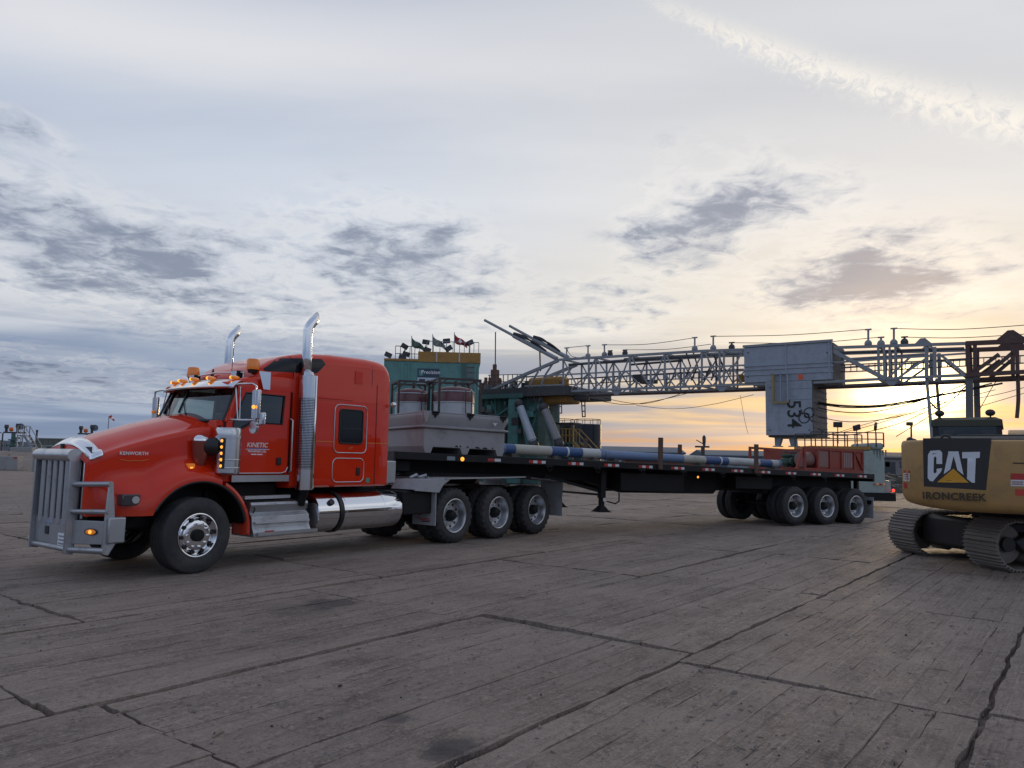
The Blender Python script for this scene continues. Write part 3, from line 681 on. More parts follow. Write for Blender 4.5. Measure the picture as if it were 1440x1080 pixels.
for far in (0, 1):
    surfpatch('fairing_window', [(1.14, 3.07), (1.42, 3.27), (2.20, 3.34), (2.24, 3.31), (2.26, 3.26)], [(1.14, 3.035), (1.2, 3.03), (2.02, 3.065), (2.1, 3.09), (2.26, 3.25)], 1.14, 2.26, GLASSD if False else mat('smoked_window', (.010, .011, .014), .12, spec=.35), .006, far, 20)
    Y = (lambda y: y) if not far else (lambda y: 2 * YC - y)
    sg = -1 if not far else 1; y0 = Y(.205)
    def rrect(x0, x1, z0, z1, r, n=5):
        P = []
        for cx, cz, a0 in ((x1 - r, z1 - r, 0), (x0 + r, z1 - r, 90), (x0 + r, z0 + r, 180), (x1 - r, z0 + r, 270)):
            for k in range(n + 1): a = R_(a0 + 90 * k / n); P.append((cx + r * cos(a), cz + r * sin(a)))
        return P
    pn = MB().prism(rrect(2.50, 3.23, 1.75, 2.585, .10), 'y', y0 + sg * .004, y0 - sg * .01).build('sleeper_hatch', red, slp)
    MB().tube([(x, y0 + sg * .006, z) for x, z in rrect(2.50, 3.23, 1.75, 2.585, .10)], .010, 6, closed=True).build('hatch_trim', alum, slp)
    wn = MB().prism(rrect(2.61, 3.13, 1.915, 2.505, .06), 'y', y0 + sg * .010, y0 - sg * .002).build('sleeper_window', mat('smoked_window', (0, 0, 0)), slp)
    MB().tube([(x, y0 + sg * .010, z) for x, z in rrect(2.61, 3.13, 1.915, 2.505, .06)], .014, 6, closed=True).build('window_seal', black, slp)
    one('box', 2.63, 3.11, min(y0 + sg * .012, y0), max(y0 + sg * .012, y0), 2.175, 2.19).build('window_bar', black, slp)
    dd = MB().prism(rrect(2.49, 3.19, 1.245, 1.655, .10), 'y', y0 + sg * .004, y0 - sg * .01).build('locker_door', red, slp)
    MB().tube([(x, y0 + sg * .006, z) for x, z in rrect(2.49, 3.19, 1.245, 1.655, .10)], .009, 6, closed=True).build('locker_trim', alum, slp)
    one('box', 3.02, 3.10, min(y0, y0 + sg * .03), max(y0, y0 + sg * .03), 1.36, 1.50).build('locker_handle', black, slp, bevel=.012)
    one('box', 2.06, 3.785, min(y0 + sg * .003, y0), max(y0 + sg * .003, y0), 1.93, 1.942).build('pinstripe', gold, slp)
    one('box', 2.06, 2.9, min(y0 + sg * .012, y0), max(y0 + sg * .012, y0), 2.665, 2.69).build('body_ridge', red, slp, bevel=.005)
    one('box', 3.26, 3.34, min(y0 + sg * .003, y0), max(y0 + sg * .003, y0), 1.23, 1.31).build('sticker', mat('green_sticker', (.05, .3, .2), .5), slp)
    surfpatch('vent_cover', [(2.95, 3.20), (3.10, 3.20)], [(2.95, 2.98), (3.10, 2.98)], 2.92, 3.09, red, .010, far, 3)
for q in (0, 1):
    y0 = .2015
surfpatch('panel_seam', [(3.30, 3.40), (3.35, 3.40)], [(3.30, 2.95), (3.35, 2.95)], 3.318, 3.328, black, .002, False, 2)
one('box', .347, .357, .18, .22, 1.28, 2.12).build('hood_seam', black, TR)
one('box', 1.592, 1.602, .186, .21, 1.40, 2.72).build('door_seam', black, TR)
one('box', .425, .434, .186, .21, 1.40, 2.20).build('door_seam', black, TR)
for z in (1.20, 2.64):
    rv = MB()
    for k in range(26): x = 2.12 + k * .064; rv.cyl((x, .203, z), (x, .196, z), .007, .004, n=6)
    rv.build('rivet_row', red, slp, kind='stuff')
one('box', 2.075, 2.081, .197, .205, 1.19, 3.05).build('panel_seam', black, slp)
one('box', 3.45, 3.455, .197, .205, 1.19, 3.0).build('panel_seam', black, slp)
text('hatch_lettering', 'VIT', .07, gold, slp, basis((2.87, .197, 1.83), (1, 0, 0), (0, 0, 1)), .001, 0, .2)
bk = MB(); bk.box(3.80, 4.06, .28, .48, 1.20, 1.62); bk.build('deck_box', alum_dull, TR, bevel=.02)
for y in (.2, 2.25): MB().sphere((3.84, y - .03, 2.66), .05, 10, 6).build('rear_flood_lamp', chrome, TR)
# ------------ exhaust stacks
perf = bpy.data.materials.new('perforated_chrome'); perf.use_nodes = True; _N = NT(perf.node_tree); _b = perf.node_tree.nodes['Principled BSDF']
_tc = _N.new('ShaderNodeTexCoord'); _sp = _N.new('ShaderNodeSeparateXYZ'); _N.put(_sp.inputs[0], _tc.outputs['Object'])
_an = _N.mul(_N.m('ARCTAN2', _N.sub(_sp.outputs[1], .07), _N.sub(_sp.outputs[0], 1.83)), .15)
_hx = _N.sub(_N.m('PINGPONG', _an, .021), .0105); _row = _N.m('PINGPONG', _sp.outputs[2], .026)
_d = _N.m('SQRT', _N.add(_N.mul(_hx, _hx), _N.mul(_N.sub(_row, .013), _N.sub(_row, .013))))
_hole = _N.mul(_N.ss(_d, .0102, .0085), _N.ss(_sp.outputs[2], 1.45, 1.5), _N.ss(_sp.outputs[2], 2.66, 2.60))
_N.put(_b.inputs['Base Color'], _N.mix(_hole, (.72, .72, .74, 1), (.01, .01, .01, 1))); _b.inputs['Metallic'].default_value = 1; _b.inputs['Roughness'].default_value = .16
MATS['perf'] = perf
for far in (0, 1):
    yy = .07 if not far else 2 * YC - .07
    ex = MB().cyl((1.83, yy, 1.14), (1.82, yy, 3.0), .145, n=32).build('muffler', perf, TR)
    if far: ex.data.materials[0] = chrome
    s = -1 if not far else 1
    sh = MB(); rows = []
    for z in (1.16, 3.0): rows.append([(1.82 + .158 * cos(R_(a)), yy + s * .158 * sin(R_(a)), z) for a in range(-70, 75, 12)])
    sh.grid(rows); o = sh.build('heat_shield', chrome, ex, smooth=60); md = o.modifiers.new('s', 'SOLIDIFY'); md.thickness = .006
    pts = [(1.81, yy + .04, 2.98), (1.80, yy + .04, 3.3), (1.795, yy + .04, 3.68), (1.798, yy + .04, 3.74), (1.81, yy + .04, 3.80), (1.84, yy + .04, 3.86), (1.885, yy + .04, 3.915), (1.96, yy + .04, 3.99)]
    st = MB().tube(pts, .082, 24, caps=False); n = 24
    # vertical mitre at the mouth
    o0 = len(st.v) - n; 
    for k in range(n):
        x, y, z = st.v[o0 + k]; t_ = (1.955 - x); st.v[o0 + k] = (1.955, y, z + t_ * 1.0)
    so = st.build('exhaust_pipe', chrome, ex, smooth=50); md = so.modifiers.new('s', 'SOLIDIFY'); md.thickness = .004
    MB().grid([[(1.935, yy + .04 + .07 * cos(a), 3.965 + .09 * sin(a)) for a in [2 * PI * k / 12 for k in range(12)]], [(1.935, yy + .04, 3.965)] * 12], True).build('pipe_mouth', black, ex)
    MB().cyl((1.81, yy, 2.99), (1.81, yy + .01, 3.05), .11, .09, n=24).build('clamp', steel, ex)
    MB().cyl((1.83, yy + .1 * -s, .9), (1.83, yy, 1.15), .08, n=12).build('down_pipe', frameblk, ex)
# ------------ steps, tanks, chassis
for far in (0, 1):
    Y = (lambda y: y) if not far else (lambda y: 2 * YC - y)
    bx = MB(); prof = [(.14, .96), (.12, .92), (.16, .80), (.09, .74), (.07, .58), (.02, .50), (.02, .44), (.62, .44), (.62, .96)]
    bx.prism([(Y(a), b) for a, b in prof], 'x', .90, 1.96); bxo = bx.build('step_box', alum_dull, TR, smooth=20, bevel=.006)
    tm = mat('tread_plate', (.62, .63, .65), .3, 1, .25, bump=1.0, bscale=110)
    one('bar', (.93, Y(.062), .655), (1.93, Y(.062), .655), .07, .03).build('tread_strip', tm, bxo)
    one('bar', (.95, Y(.0), .485), (2.06, Y(.0), .485), .05, .05).build('tread_strip', alum, bxo)
    one('bar', (.80, Y(.20), 1.035), (1.62, Y(.20), 1.035), .12, .05).build('cab_step', tm, TR)
    for x in (.94, 1.92): MB().tube([(x, Y(.105), .89), (x + .01, Y(.09), .86), (x - .015, Y(.10), .80)], .012, 5).build('latch', black, bxo)
    one('box', 1.08, 1.24, min(Y(-.006), Y(.0)), max(Y(-.006), Y(.0)), .505, .53).build('sticker', rdeco, bxo)
    tk = MB().lathe([(2.13, .001), (2.13, .29), (2.16, .33), (2.62, .33), (2.74, .33), (2.745, .336), (2.765, .336), (2.77, .33), (3.62, .33), (3.625, .336), (3.645, .336), (3.65, .33), (4.02, .33), (4.07, .315), (4.10, .26), (4.11, .001)], (0, Y(.40), .73), 'x', 40).build('fuel_tank', chrome if not far else steel, TR, smooth=40)
    MB().lathe([(2.60, .34), (2.60, .352), (2.68, .352), (2.68, .34)], (0, Y(.40), .73), 'x', 40).build('tank_strap', black, tk)
    MB().cyl((2.42, Y(.13), .90), (2.42, Y(.085), .925), .055, n=14).build('filler_cap', black, tk)
    one('box', 4.10, 4.86, min(Y(.10), Y(.65)), max(Y(.10), Y(.65)), .62, 1.06).build('chassis_box', frameblk, TR, bevel=.02)
    # drive fenders
    top = [(4.28, 1.09), (4.42, 1.27), (5.0, 1.285), (5.12, 1.295), (7.80, 1.30), (8.2, 1.27), (9.22, 1.185), (9.22, 1.165), (8.2, 1.25), (7.8, 1.28), (5.12, 1.275), (5.0, 1.265), (4.43, 1.25), (4.30, 1.09)]
    MB().prism(top, 'y', Y(-.02), Y(.64)).build('drive_fender', rubber_g, TR, smooth=20)
    MB().prism([(4.27, 1.07), (4.42, 1.275), (5.28, 1.285), (5.05, 1.17), (4.93, 1.02)], 'y', Y(-.025), Y(-.005)).build('fender_side', rubber_g, TR, smooth=20)
    one('bar', (5.1, Y(-.03), 1.288), (7.8, Y(-.03), 1.298), .03, .028).build('fender_edge', alum, TR)
    one('box', 4.865, 4.885, min(Y(.0), Y(.62)), max(Y(.0), Y(.62)), .385, 1.03).build('mud_flap', rubber_g, TR)
    one('box', 9.23, 9.25, min(Y(.0), Y(.62)), max(Y(.0), Y(.62)), .36, 1.165).build('mud_flap', rubber_g, TR)
    fl = MB().prism([(Y(.42), .56), (Y(.36), .60), (Y(.42), .66), (Y(.43), .60), (Y(.46), .565)], 'x', 4.860, 4.866); fl.build('flap_emblem', rdeco, TR)
    for k in range(3): one('box', 4.860, 4.866, min(Y(.14), Y(.48 - .06 * k)), max(Y(.14), Y(.48 - .06 * k)), .50 - k * .028, .516 - k * .028).build('flap_print', rdeco if k < 2 else black, TR)
for y in (.80, 1.56): one('box', -1.0, 9.2, y, y + .09, .78, 1.06).build('chassis_rail', frameblk, TR)
for x in (2.2, 4.6, 6.15, 7.55, 8.9): one('box', x, x + .1, .89, 1.56, .8, 1.03).build('chassis_cross_member', frameblk, TR)
for x, r in ((0, .06), (5.45, .09), (6.85, .09), (8.25, .09)):
    ax = MB().cyl((x, .35, .54), (x, 2.1, .54), r, n=10)
    if x: ax.sphere((x, YC, .55), .22, 12, 8)
    ax.build('axle', frameblk, TR)
MB().cyl((3.6, YC, .78), (5.3, YC, .62), .06).build('drive_shaft', frameblk, TR)
eb = MB(); eb.box(-1.15, .35, .52, 1.93, .62, 1.58); eb.box(.35, 1.6, .5, 1.95, .62, 1.26); eb.box(1.7, 4.1, .85, 1.6, .5, 1.14); eb.build('engine_underbody', frameblk, TR, bevel=.04)
fw = MB(); fw.lathe([(1.13, .001), (1.13, .42), (1.19, .46), (1.24, .46), (1.24, .001)], (6.85, YC, 0), 'z', 28); fw.build('fifth_wheel', frameblk, TR)
for k, (y, z0) in enumerate(((1.0, 1.4), (1.2, 1.5), (1.4, 1.45))):
    MB().tube([(3.82, y, z0 + .25), (4.0, y - .05, z0 + .05), (4.4, y - .2, 1.28), (4.9, y, 1.42 + .03 * k), (5.2, y + .1, 1.6)], .018, 6).build('air_hose', [black, rdeco, black][k], TR)
MB().tube([(4.5, .35, 1.30), (4.62, .30, 1.36), (4.75, .36, 1.31), (4.86, .28, 1.35), (4.95, .36, 1.305)], .03, 6).build('chain', alum_dull, TR)
# ------------ bull bar
BB = MB()
def bbz(name, m, mt=alum_dull, bevel=.008, **k): return m.build(name, mt, TR, bevel=bevel, **k)
yA, yB, yE = .66, 1.79, .10
cx = -1.50
for y in (yA, yB):
    s = -1 if y < YC else 1
    bbz('guard_upright', MB().prism([(cx - .02, .35), (cx + .10, .33), (cx + .12, .6), (cx + .12, 1.62), (cx + .05, 1.70), (cx - .02, 1.62)], 'y', y - .018, y + .018))
cap = MB(); cap.loft([[(cx + .04 + .10 * cos(2 * PI * k / 14), y, 1.645 + .085 * sin(2 * PI * k / 14)) for k in range(14)] for y in (yA + .02 - .04, yA + .05, yB - .05, yB + .02)]); bbz('guard_cap', cap, alum, 0)
for k in range(5):
    y = .84 + k * .193; bbz('guard_tube', MB().cyl((cx + .05, y, .72), (cx + .05, y, 1.60), .044, n=14), alum_dull, 0)
bbz('bumper_plate', MB().box(cx + .04, cx + .07, yA + .02, yB - .02, .44, .78))
one('box', cx + .03, cx + .045, 1.31, 1.42, .555, .665).build('tow_opening', black, TR)
pl = one('box', cx + .028, cx + .038, .76, .97, .44, .60).build('licence_plate', whiteletter, TR)
for k in range(3): one('box', cx + .024, cx + .030, .79, .94, .455 + k * .048, .475 + k * .048).build('plate_print', mat('plate_grey', (.25, .27, .33), .5), pl)
one('box', cx + .034, cx + .042, 1.28, 1.47, .70, .755).build('maker_sticker', mat('pale_blue', (.25, .32, .5), .5), TR)
bbz('lower_rail', MB().cyl((cx + .04, yA, .40), (cx + .04, yB, .40), .038, n=12), alum_dull, 0)
for s in (-1, 1):
    a = YC + s * (YC - yA); e = YC + s * (YC - yE) + (.14 if s > 0 else 0); xe = -1.22
    bbz('wing_rail', MB().cyl((cx + .05, a, 1.26), (xe, e, 1.275), .038, n=12), alum_dull, 0)
    bbz('wing_rail', MB().cyl((cx + .05, a, .90), (xe, e, .915), .034, n=12), alum_dull, 0)
    bbz('lower_rail', MB().cyl((cx + .05, a, .40), (xe - .02, e, .41), .042, n=12), alum_dull, 0)
    wp = MB().add([(cx + .06, a, .47), (xe, e, .49), (xe, e, .79), (cx + .06, a, .79), (cx + .09, a, .47), (xe + .03, e, .49), (xe + .03, e, .79), (cx + .09, a, .79)], [(0, 1, 2, 3), (4, 7, 6, 5), (0, 4, 5, 1), (1, 5, 6, 2), (2, 6, 7, 3), (3, 7, 4, 0)])
    wpo = bbz('wing_plate', wp)
    f = .56; mx, my = cx + .06 + (xe - cx - .06) * f, a + (e - a) * f
    dv = Vector((xe - cx - .06, e - a, 0)).normalized(); nv = Vector((-abs(dv.y), dv.x * (1 if dv.y > 0 else -1), 0)) * 1.0
    if nv.x > 0: nv = -nv
    L = MB(); c0 = Vector((mx, my, .645)) + nv * .006; L.loft([[c0 + nv * q + dv * (.085 * r * cos(t)) + Vector((0, 0, .036 * r * sin(t))) for t in [2 * PI * k / 20 for k in range(20)]] for q, r in ((-.004, 1.25), (.006, 1.25))]); L.build('lamp_bezel', black, wpo)
    L = MB(); L.loft([[c0 + nv * q + dv * (.085 * r * cos(t)) + Vector((0, 0, .036 * r * sin(t))) for t in [2 * PI * k / 20 for k in range(20)]] for q, r in ((.004, 1.0), (.012, .95), (.016, .6))]); L.build('fog_lamp', amber, wpo)
    MB().sphere(c0 + nv * .012, .026, 10, 6).build('fog_bulb', amber_on, wpo)
    up = MB().prism([(xe - .06, .37), (xe + .03, .345), (xe + .12, .5), (xe + .08, .9), (xe + .035, 1.30), (xe - .02, 1.30), (xe - .04, .9)], 'y', e - s * .02 - .015, e - s * .02 + .015); bbz('guard_outer', up)
    eb2 = MB().box(xe - .01, xe + .22, min(e + s * .03, e - s * .12), max(e + s * .03, e - s * .12), .50, .84); bbz('bumper_end', eb2, bevel=.02)
    bbz('guard_brace', MB().bar((xe + .1, e - s * .1, .66), (-1.0, YC + s * .4, .86), .1, .12), frameblk)
# ------------ mirrors
for far in (0, 1):
    Y = (lambda y: y) if not far else (lambda y: 2 * YC - y)
    ar = MB(); 
    ar.tube([(.60, Y(.22), 2.75), (.55, Y(.05), 2.755), (.60, Y(-.22), 2.75), (.62, Y(-.28), 2.72), (.62, Y(-.28), 2.2)], .016, 8)
    ar.tube([(.50, Y(.2), 2.215), (.58, Y(-.1), 2.21), (.66, Y(-.30), 2.205)], .014, 8); ar.tube([(.66, Y(.2), 2.73), (.6, Y(.08), 2.22)], .009, 6); ar.tube([(.58, Y(.2), 2.73), (.55, Y(.05), 2.22)], .009, 6)
    a_ = ar.build('mirror_arm', steel, TR)
    one('box', .615, .665, min(Y(-.36), Y(-.18)), max(Y(-.36), Y(-.18)), 2.22, 2.66).build('mirror', steel, a_, bevel=.015)
    one('cyl', (.62, Y(-.24), 2.10), (.66, Y(-.24), 2.10), .095, n=20).build('convex_mirror', steel, a_)
    one('box', .64, .70, min(Y(-.46), Y(-.34)), max(Y(-.46), Y(-.34)), 2.13, 2.32).build('small_mirror', steel, a_, bevel=.02)
    MB().sphere((.60, Y(-.27), 2.40), .03, 10, 6).build('mirror_lamp', amber_on if not far else amber, a_)
# ------------ roof lamps, beacons, horns
bar_ = MB().tube([(.86, .42, 2.98), (.84, 1.2, 3.02), (.86, 2.05, 2.98)], .014, 6); bar_.cyl((.86, .45, 2.86), (.86, .45, 2.98), .012, n=6); bar_.cyl((.86, 2.0, 2.86), (.86, 2.0, 2.98), .012, n=6)
bro = bar_.build('lamp_bar', steel, TR)
for (x, y, z) in ((1.0, .42, 3.04), (.9, 2.02, 2.99)):
    bc = MB().lathe([(0, .001), (0, .10), (.03, .105), (.15, .10), (.17, .085), (.175, .001)], (x, y, z), 'z', 20).build('beacon', amber_off, TR)
    MB().lathe([(-.05, .001), (-.05, .07), (0, .085), (.0, .001)], (x, y, z), 'z', 16).build('beacon_base', black, bc)
    MB().cyl((x, y, z + .02), (x, y, z + .13), .03, n=10).build('rotator', amber_on, bc)
for y in (.62, 1.88):
    wl = one('box', .80, .92, y - .08, y + .08, 2.90, 3.02).build('work_lamp', frameblk, TR, bevel=.02)
    one('box', .79, .80, y - .07, y + .07, 2.91, 3.01).build('lamp_lens', lens, wl)
for y in (.34, .80, 1.225, 1.65, 2.11):
    w_ = (y - YC) / 1.0; x = ws(w_, 1)[0] + .04
    mk = MB().sphere((x, y, 2.875), .055, 12, 6, (1.5, 1.1, .6)).build('marker_lamp', amber, TR)
    MB().sphere((x - .06, y, 2.875), .026, 8, 5).build('bulb', amber_on, mk)
hp = MB().prism([(.95, 3.0), (1.16, 3.0), (1.16, 2.72), (1.04, 2.72)], 'y', .16, .172); hp.build('wind_deflector', chrome, TR)
MB().tube([(1.05, 1.1, 2.95), (1.08, 1.1, 3.7)], [.006, .003], 5).build('antenna', black, TR)
MB().tube([(1.0, 1.6, 3.0), (1.02, 1.6, 3.12)], [.03, .012], 8).build('antenna_base', black, TR)

# ------------------------------------------------------------------ flat-deck trailer (front a little high, tilted about its axles)
TILT = math.atan(.0246)
TL = empty('flatbed_trailer', 'long black flat-deck trailer on three axles hitched to the red truck', 'trailer', RF.o, rot=(0, TILT, RF.rot))
TLM = Matrix.Translation(RF.o) @ Matrix.Rotation(RF.rot, 4, 'Z') @ Matrix.Rotation(TILT, 4, 'Y')
def rp(px, py, s):
    P = RF.p(px, py, s); return Vector((P.x, s, P.z + P.x * .0246))
DZ = 1.475
dk = MB(); dk.box(-13.0, 2.0, .04, 2.46, DZ - .05, DZ - .004); dk.build('deck_bed', mat('worn_deck_wood', (.10, .085, .07), .8, 0, .4), TL)
for k in range(9):
    y = .10 + k * .26; one('box', -12.98, 1.98, y, y + .245, DZ - .004, DZ + .012).build('plank', MATS['worn_deck_wood'], TL)
for y0, y1 in ((-.02, .05), (2.45, 2.52)):
    one('box', -13.0, 2.02, y0, y1, DZ - .14, DZ + .01).build('side_rail', blackp, TL, bevel=.008)
one('box', -13.05, -13.0, -.02, 2.52, DZ - .2, DZ + .01).build('front_rail', blackp, TL)
one('box', 2.02, 2.10, -.02, 2.52, DZ - .22, DZ + .01).build('rear_rail', blackp, TL)
for y in (.72, 1.70):
    bm_ = MB().prism([(-12.9, DZ - .14), (2.0, DZ - .14), (2.0, DZ - .32), (1.9, .98), (-1.9, .92), (-3.6, .86), (-3.7, .77), (-6.8, .75), (-7.9, 1.0), (-9.3, 1.04), (-12.9, 1.06)], 'y', y, y + .10)
    bm_.build('main_beam', frameblk, TL)
one('box', -12.6, -9.6, .40, 2.1, 1.02, 1.09).build('coupler_plate', frameblk, TL)
one('box', -12.95, -12.6, .2, 2.3, 1.08, 1.33).build('gooseneck_head', frameblk, TL, bevel=.03)
for k in range(24): 
    x = -12.6 + k * .62; one('box', x, x + .06, .0, 2.5, DZ - .14, DZ - .05).build('cross_member', frameblk, TL)
ub = MB(); ub.box(-3.3, -1.9, .3, .75, .93, 1.28); ub.build('side_locker', frameblk, TL, bevel=.02)
one('box', -7.2, -5.2, .22, .74, .80, 1.25).build('side_locker', frameblk, TL, bevel=.02)
for x in (-1.3, 0, 1.3):
    for far, y in ((False, 0.0), (True, 2.5)): place_wheel(trail, TL, x, y, .52, far)
    a = MB().cyl((x, .5, .52), (x, 2.0, .52), .075, n=10); a.build('axle', frameblk, TL)
    h = MB().box(x - .09, x + .09, .66, .86, .56, 1.0); h.box(x - .09, x + .09, 1.64, 1.84, .56, 1.0); h.build('suspension_hanger', frameblk, TL, kind='stuff')
one('box', -1.9, 1.9, .62, 1.9, .80, 1.25).build('suspension_frame', frameblk, TL)
for y in (.30, 2.12):
    lg = MB(); lg.box(-7.72, -7.58, y, y + .14, .62, 1.4); lo = lg.build('landing_leg', frameblk, TL)
    MB().box(-7.70, -7.60, y + .02, y + .12, .36, .64).build('leg_slide', frameblk, lo)
    MB().loft([[(-7.65 + sx * q, y + .07 + sy * q, z) for sx, sy in ((-1, -1), (1, -1), (1, 1), (-1, 1))] for z, q in ((.44, .06), (.34, .13), (.31, .17), (.30, .17))]).build('foot', frameblk, lo)
one('bar', (-7.65, .35, .70), (-7.65, 2.2, .70), .05).build('leg_shaft', frameblk, TL)
one('bar', (-9.2, .5, 1.1), (-7.7, .40, .78), .06).build('leg_brace', frameblk, TL)
MB().tube([(-7.55, .28, .55), (-7.3, .28, .50), (-7.2, .28, .56), (-7.2, .28, .76)], .018, 6).build('crank_handle', frameblk, TL)
one('box', -7.66, -7.60, .285, .30, .55, .63).build('tag_plate', wdeco, TL)
for k in range(13):
    x = -10.95 + k * 1.02
    if k in (0,): segs = ((0, .17, rdeco), (.18, .35, wdeco))
    else: segs = ((0, .12, rdeco), (.12, .24, wdeco), (.24, .36, rdeco), (.36, .48, wdeco))
    for a, b, m in segs: one('box', x + a * .9, x + b * .9 - .004, -.026, -.018, DZ - .105, DZ - .045).build('reflector', m, TL)
for x, z, r in ((-11.55, DZ - .085, .045), (-4.75, 1.20, .03)):
    MB().sphere((x, -.025 if r > .04 else .2, z), r, 12, 6, (1, .5, 1)).build('side_lamp', amber_on, TL)
MB().sphere((-13.0, .05, DZ - .06), .03, 10, 6).build('side_lamp', amber_on, TL)
one('box', -11.9, -11.72, -.026, -.018, DZ - .12, DZ - .04).build('unit_number_plate', mat('faded_print', (.20, .24, .26), .6), TL)
for x, y in ((-6.22, -.045), (-2.92, -.045), (-3.22, 2.545), (-6.6, 2.545)):
    s_ = MB().box(x - .055, x + .055, y - .03, y + .03, DZ - .12, 2.12); s_.build('stake', mat('rusty_stake', (.10, .055, .04), .8, 0, .5), TL)
for k in range(8):
    x = -9.4 + k * 1.32; q = MB().ring((x, -.05, DZ - .21), .05, .012, 'y', 12, 5); q.box(x - .1, x + .1, -.03, .03, DZ - .17, DZ - .14); q.build('tie_winch', frameblk, TL)
for y in (.0, 1.85): one('box', 2.05, 2.07, y, y + .65, .18, .80).build('mud_flap', rubber_g, TL)
rb = MB(); rb.box(2.0, 2.1, .5, .62, .65, 1.3); rb.box(2.0, 2.1, 1.88, 2.0, .65, 1.3); rb.box(2.0, 2.1, .05, 2.45, .60, .70); rb.build('rear_bumper', frameblk, TL)
for y in (.25, .45, 2.05, 2.25): MB().cyl((2.09, y, 1.33), (2.115, y, 1.33), .05, n=12).build('tail_lamp', mat('red_lens', (.4, .02, .02), .25), TL)

# ------------------------------------------------------------------ loads
def tagroot(name, label, cat, group=None):
    o = empty(name, label, cat, group=group); o.matrix_world = TLM; return o
GB = tagroot('storage_bin', 'grey-brown steel bin with latched lid on the front of the flat-deck trailer', 'bin')
gb = mat('grey_bin_paint', (.30, .295, .30), .6, 0, .35, (.12, .11, .10)); x0, x1, y0, y1 = -12.42, -10.46, .08, 2.42; BZ = DZ + .015
MB().box(x0 + .03, x1 - .03, y0 + .03, y1 - .03, BZ + .12, BZ + .50).build('lower_body', gb, GB, bevel=.015)
MB().loft([[(a, b, z) for a, b in ((x0 + q, y0 + q), (x1 - q, y0 + q), (x1 - q, y1 - q), (x0 + q, y1 - q))] for z, q in ((BZ + .50, .02), (BZ + .52, -.03), (BZ + .55, -.03), (BZ + .57, .05), (BZ + .74, -.02), (BZ + .80, -.02), (BZ + .82, -.01))]).build('upper_body', gb, GB, bevel=.008)
MB().box(x0 - .01, x1 + .01, y0 - .01, y1 + .01, BZ + .82, BZ + .855).build('lid', gb, GB, bevel=.008)
MB().prism([(x0 - .05, BZ + .86), (x0 + .12, BZ + .84), (x0 + .06, BZ + .64), (x0 + .02, BZ + .62)], 'y', y0 - .06, y0 - .02).build('corner_gusset', gb, GB)
for k in range(3):
    x = x0 + .18 + k * .80; hg = MB().box(x, x + .13, y0 - .05, y0 - .005, BZ + .78, BZ + .82); hg.cyl((x - .02, y0 - .045, BZ + .84), (x + .15, y0 - .045, BZ + .84), .018, n=8); hg.prism([(x + .03, BZ + .78), (x + .1, BZ + .78), (x + .065, BZ + .71)], 'y', y0 - .04, y0 - .02); hg.build('latch', frameblk, GB)
    x = x0 + .02 + k * .84; ft = MB().prism([(x, BZ + .13), (x + .22, BZ + .13), (x + .17, BZ), (x + .05, BZ)], 'y', y0 + .0, y1 - .0); ft.build('skid_foot', gb, GB)
for xa, xb, za in ((.75, .82, .15), (.85, .90, .155), (1.02, 1.07, .15), (1.22, 1.33, .145), (1.40, 1.52, .14), (1.62, 1.66, .15)):
    MB().prism([(x0 + xa, BZ + za), (x0 + xb, BZ + za - .008), (x0 + xb - .01, BZ + za + .015), (x0 + (xa + xb) / 2, BZ + za + .03), (x0 + xa + .01, BZ + za + .018)], 'y', y0 + .024, y0 + .031).build('scuff', frameblk, GB)
MB().prism([(x1 - .36, BZ + .70), (x1 - .24, BZ + .70), (x1 - .30, BZ + .63)], 'y', y0 - .01, y0 + .01).build('paint_mark', wdeco, GB)
MB().cyl((x1 - .01, y0 + .05, BZ + .9), (x1 + .05, y0 + .05, BZ + .78), .02, n=6).build('lid_pin', frameblk, GB)

pc = {'c': mat('cream_pipe_paint', (.44, .42, .36), .5, 0, .45, (.16, .13, .11)), 'b': mat('blue_pipe_paint', (.04, .09, .22), .5, 0, .3), 'w': mat('white_pipe_paint', (.48, .48, .47), .5, 0, .45), 'g': mat('faded_blue_pipe_paint', (.13, .20, .34), .55, 0, .4)}
def pipe(label, y, segs, z, r, desc):
    o = tagroot('striped_pipe', label, 'pipe', 'blue and white pipes on the trailer')
    for a, b, c in segs:
        xa, xb = rp(a, 640, y).x, rp(b, 640, y).x; mm = MB().lathe([(xa, .001), (xa, r), (xb, r), (xb, .001)], (0, y, z), 'x', 20); mm.build('pipe_section', pc[c], o)
    xa, xb = rp(segs[0][0], 640, y).x, rp(segs[-1][1], 640, y).x
    for x in (xa + .02, xb - .10): MB().lathe([(x, r), (x, r + .012), (x + .08, r + .012), (x + .08, r)], (0, y, z), 'x', 20).build('end_collar', pc['g'], o)
    MB().lathe([(xa + (xb - xa) * .62, r), (xa + (xb - xa) * .62, r + .006), (xa + (xb - xa) * .62 + .05, r + .006), (xa + (xb - xa) * .62 + .05, r)], (0, y, z), 'x', 20).build('tie_strap', wdeco, o)
    for x in (xa + .3, (xa + xb) / 2, xb - .3): one('box', x - .06, x + .06, y - .16, y + .16, DZ + .012, z - r * .85).build('timber_bunk', MATS['worn_deck_wood'], o)
    return o
pipe('cream and bright blue striped pipe lying behind the grey bin', .9, [(700, 720, 'b'), (720, 771, 'c'), (771, 814, 'b'), (814.5, 845, 'w')], DZ + .20, .118, '')
pipe('long blue and cream banded pipe running back to the red bin', .92, [(846, 957, 'g'), (957, 988, 'c'), (988, 1020, 'b'), (1020, 1064, 'w'), (1064, 1081, 'b'), (1081, 1094, 'w')], DZ + .185, .108, '')
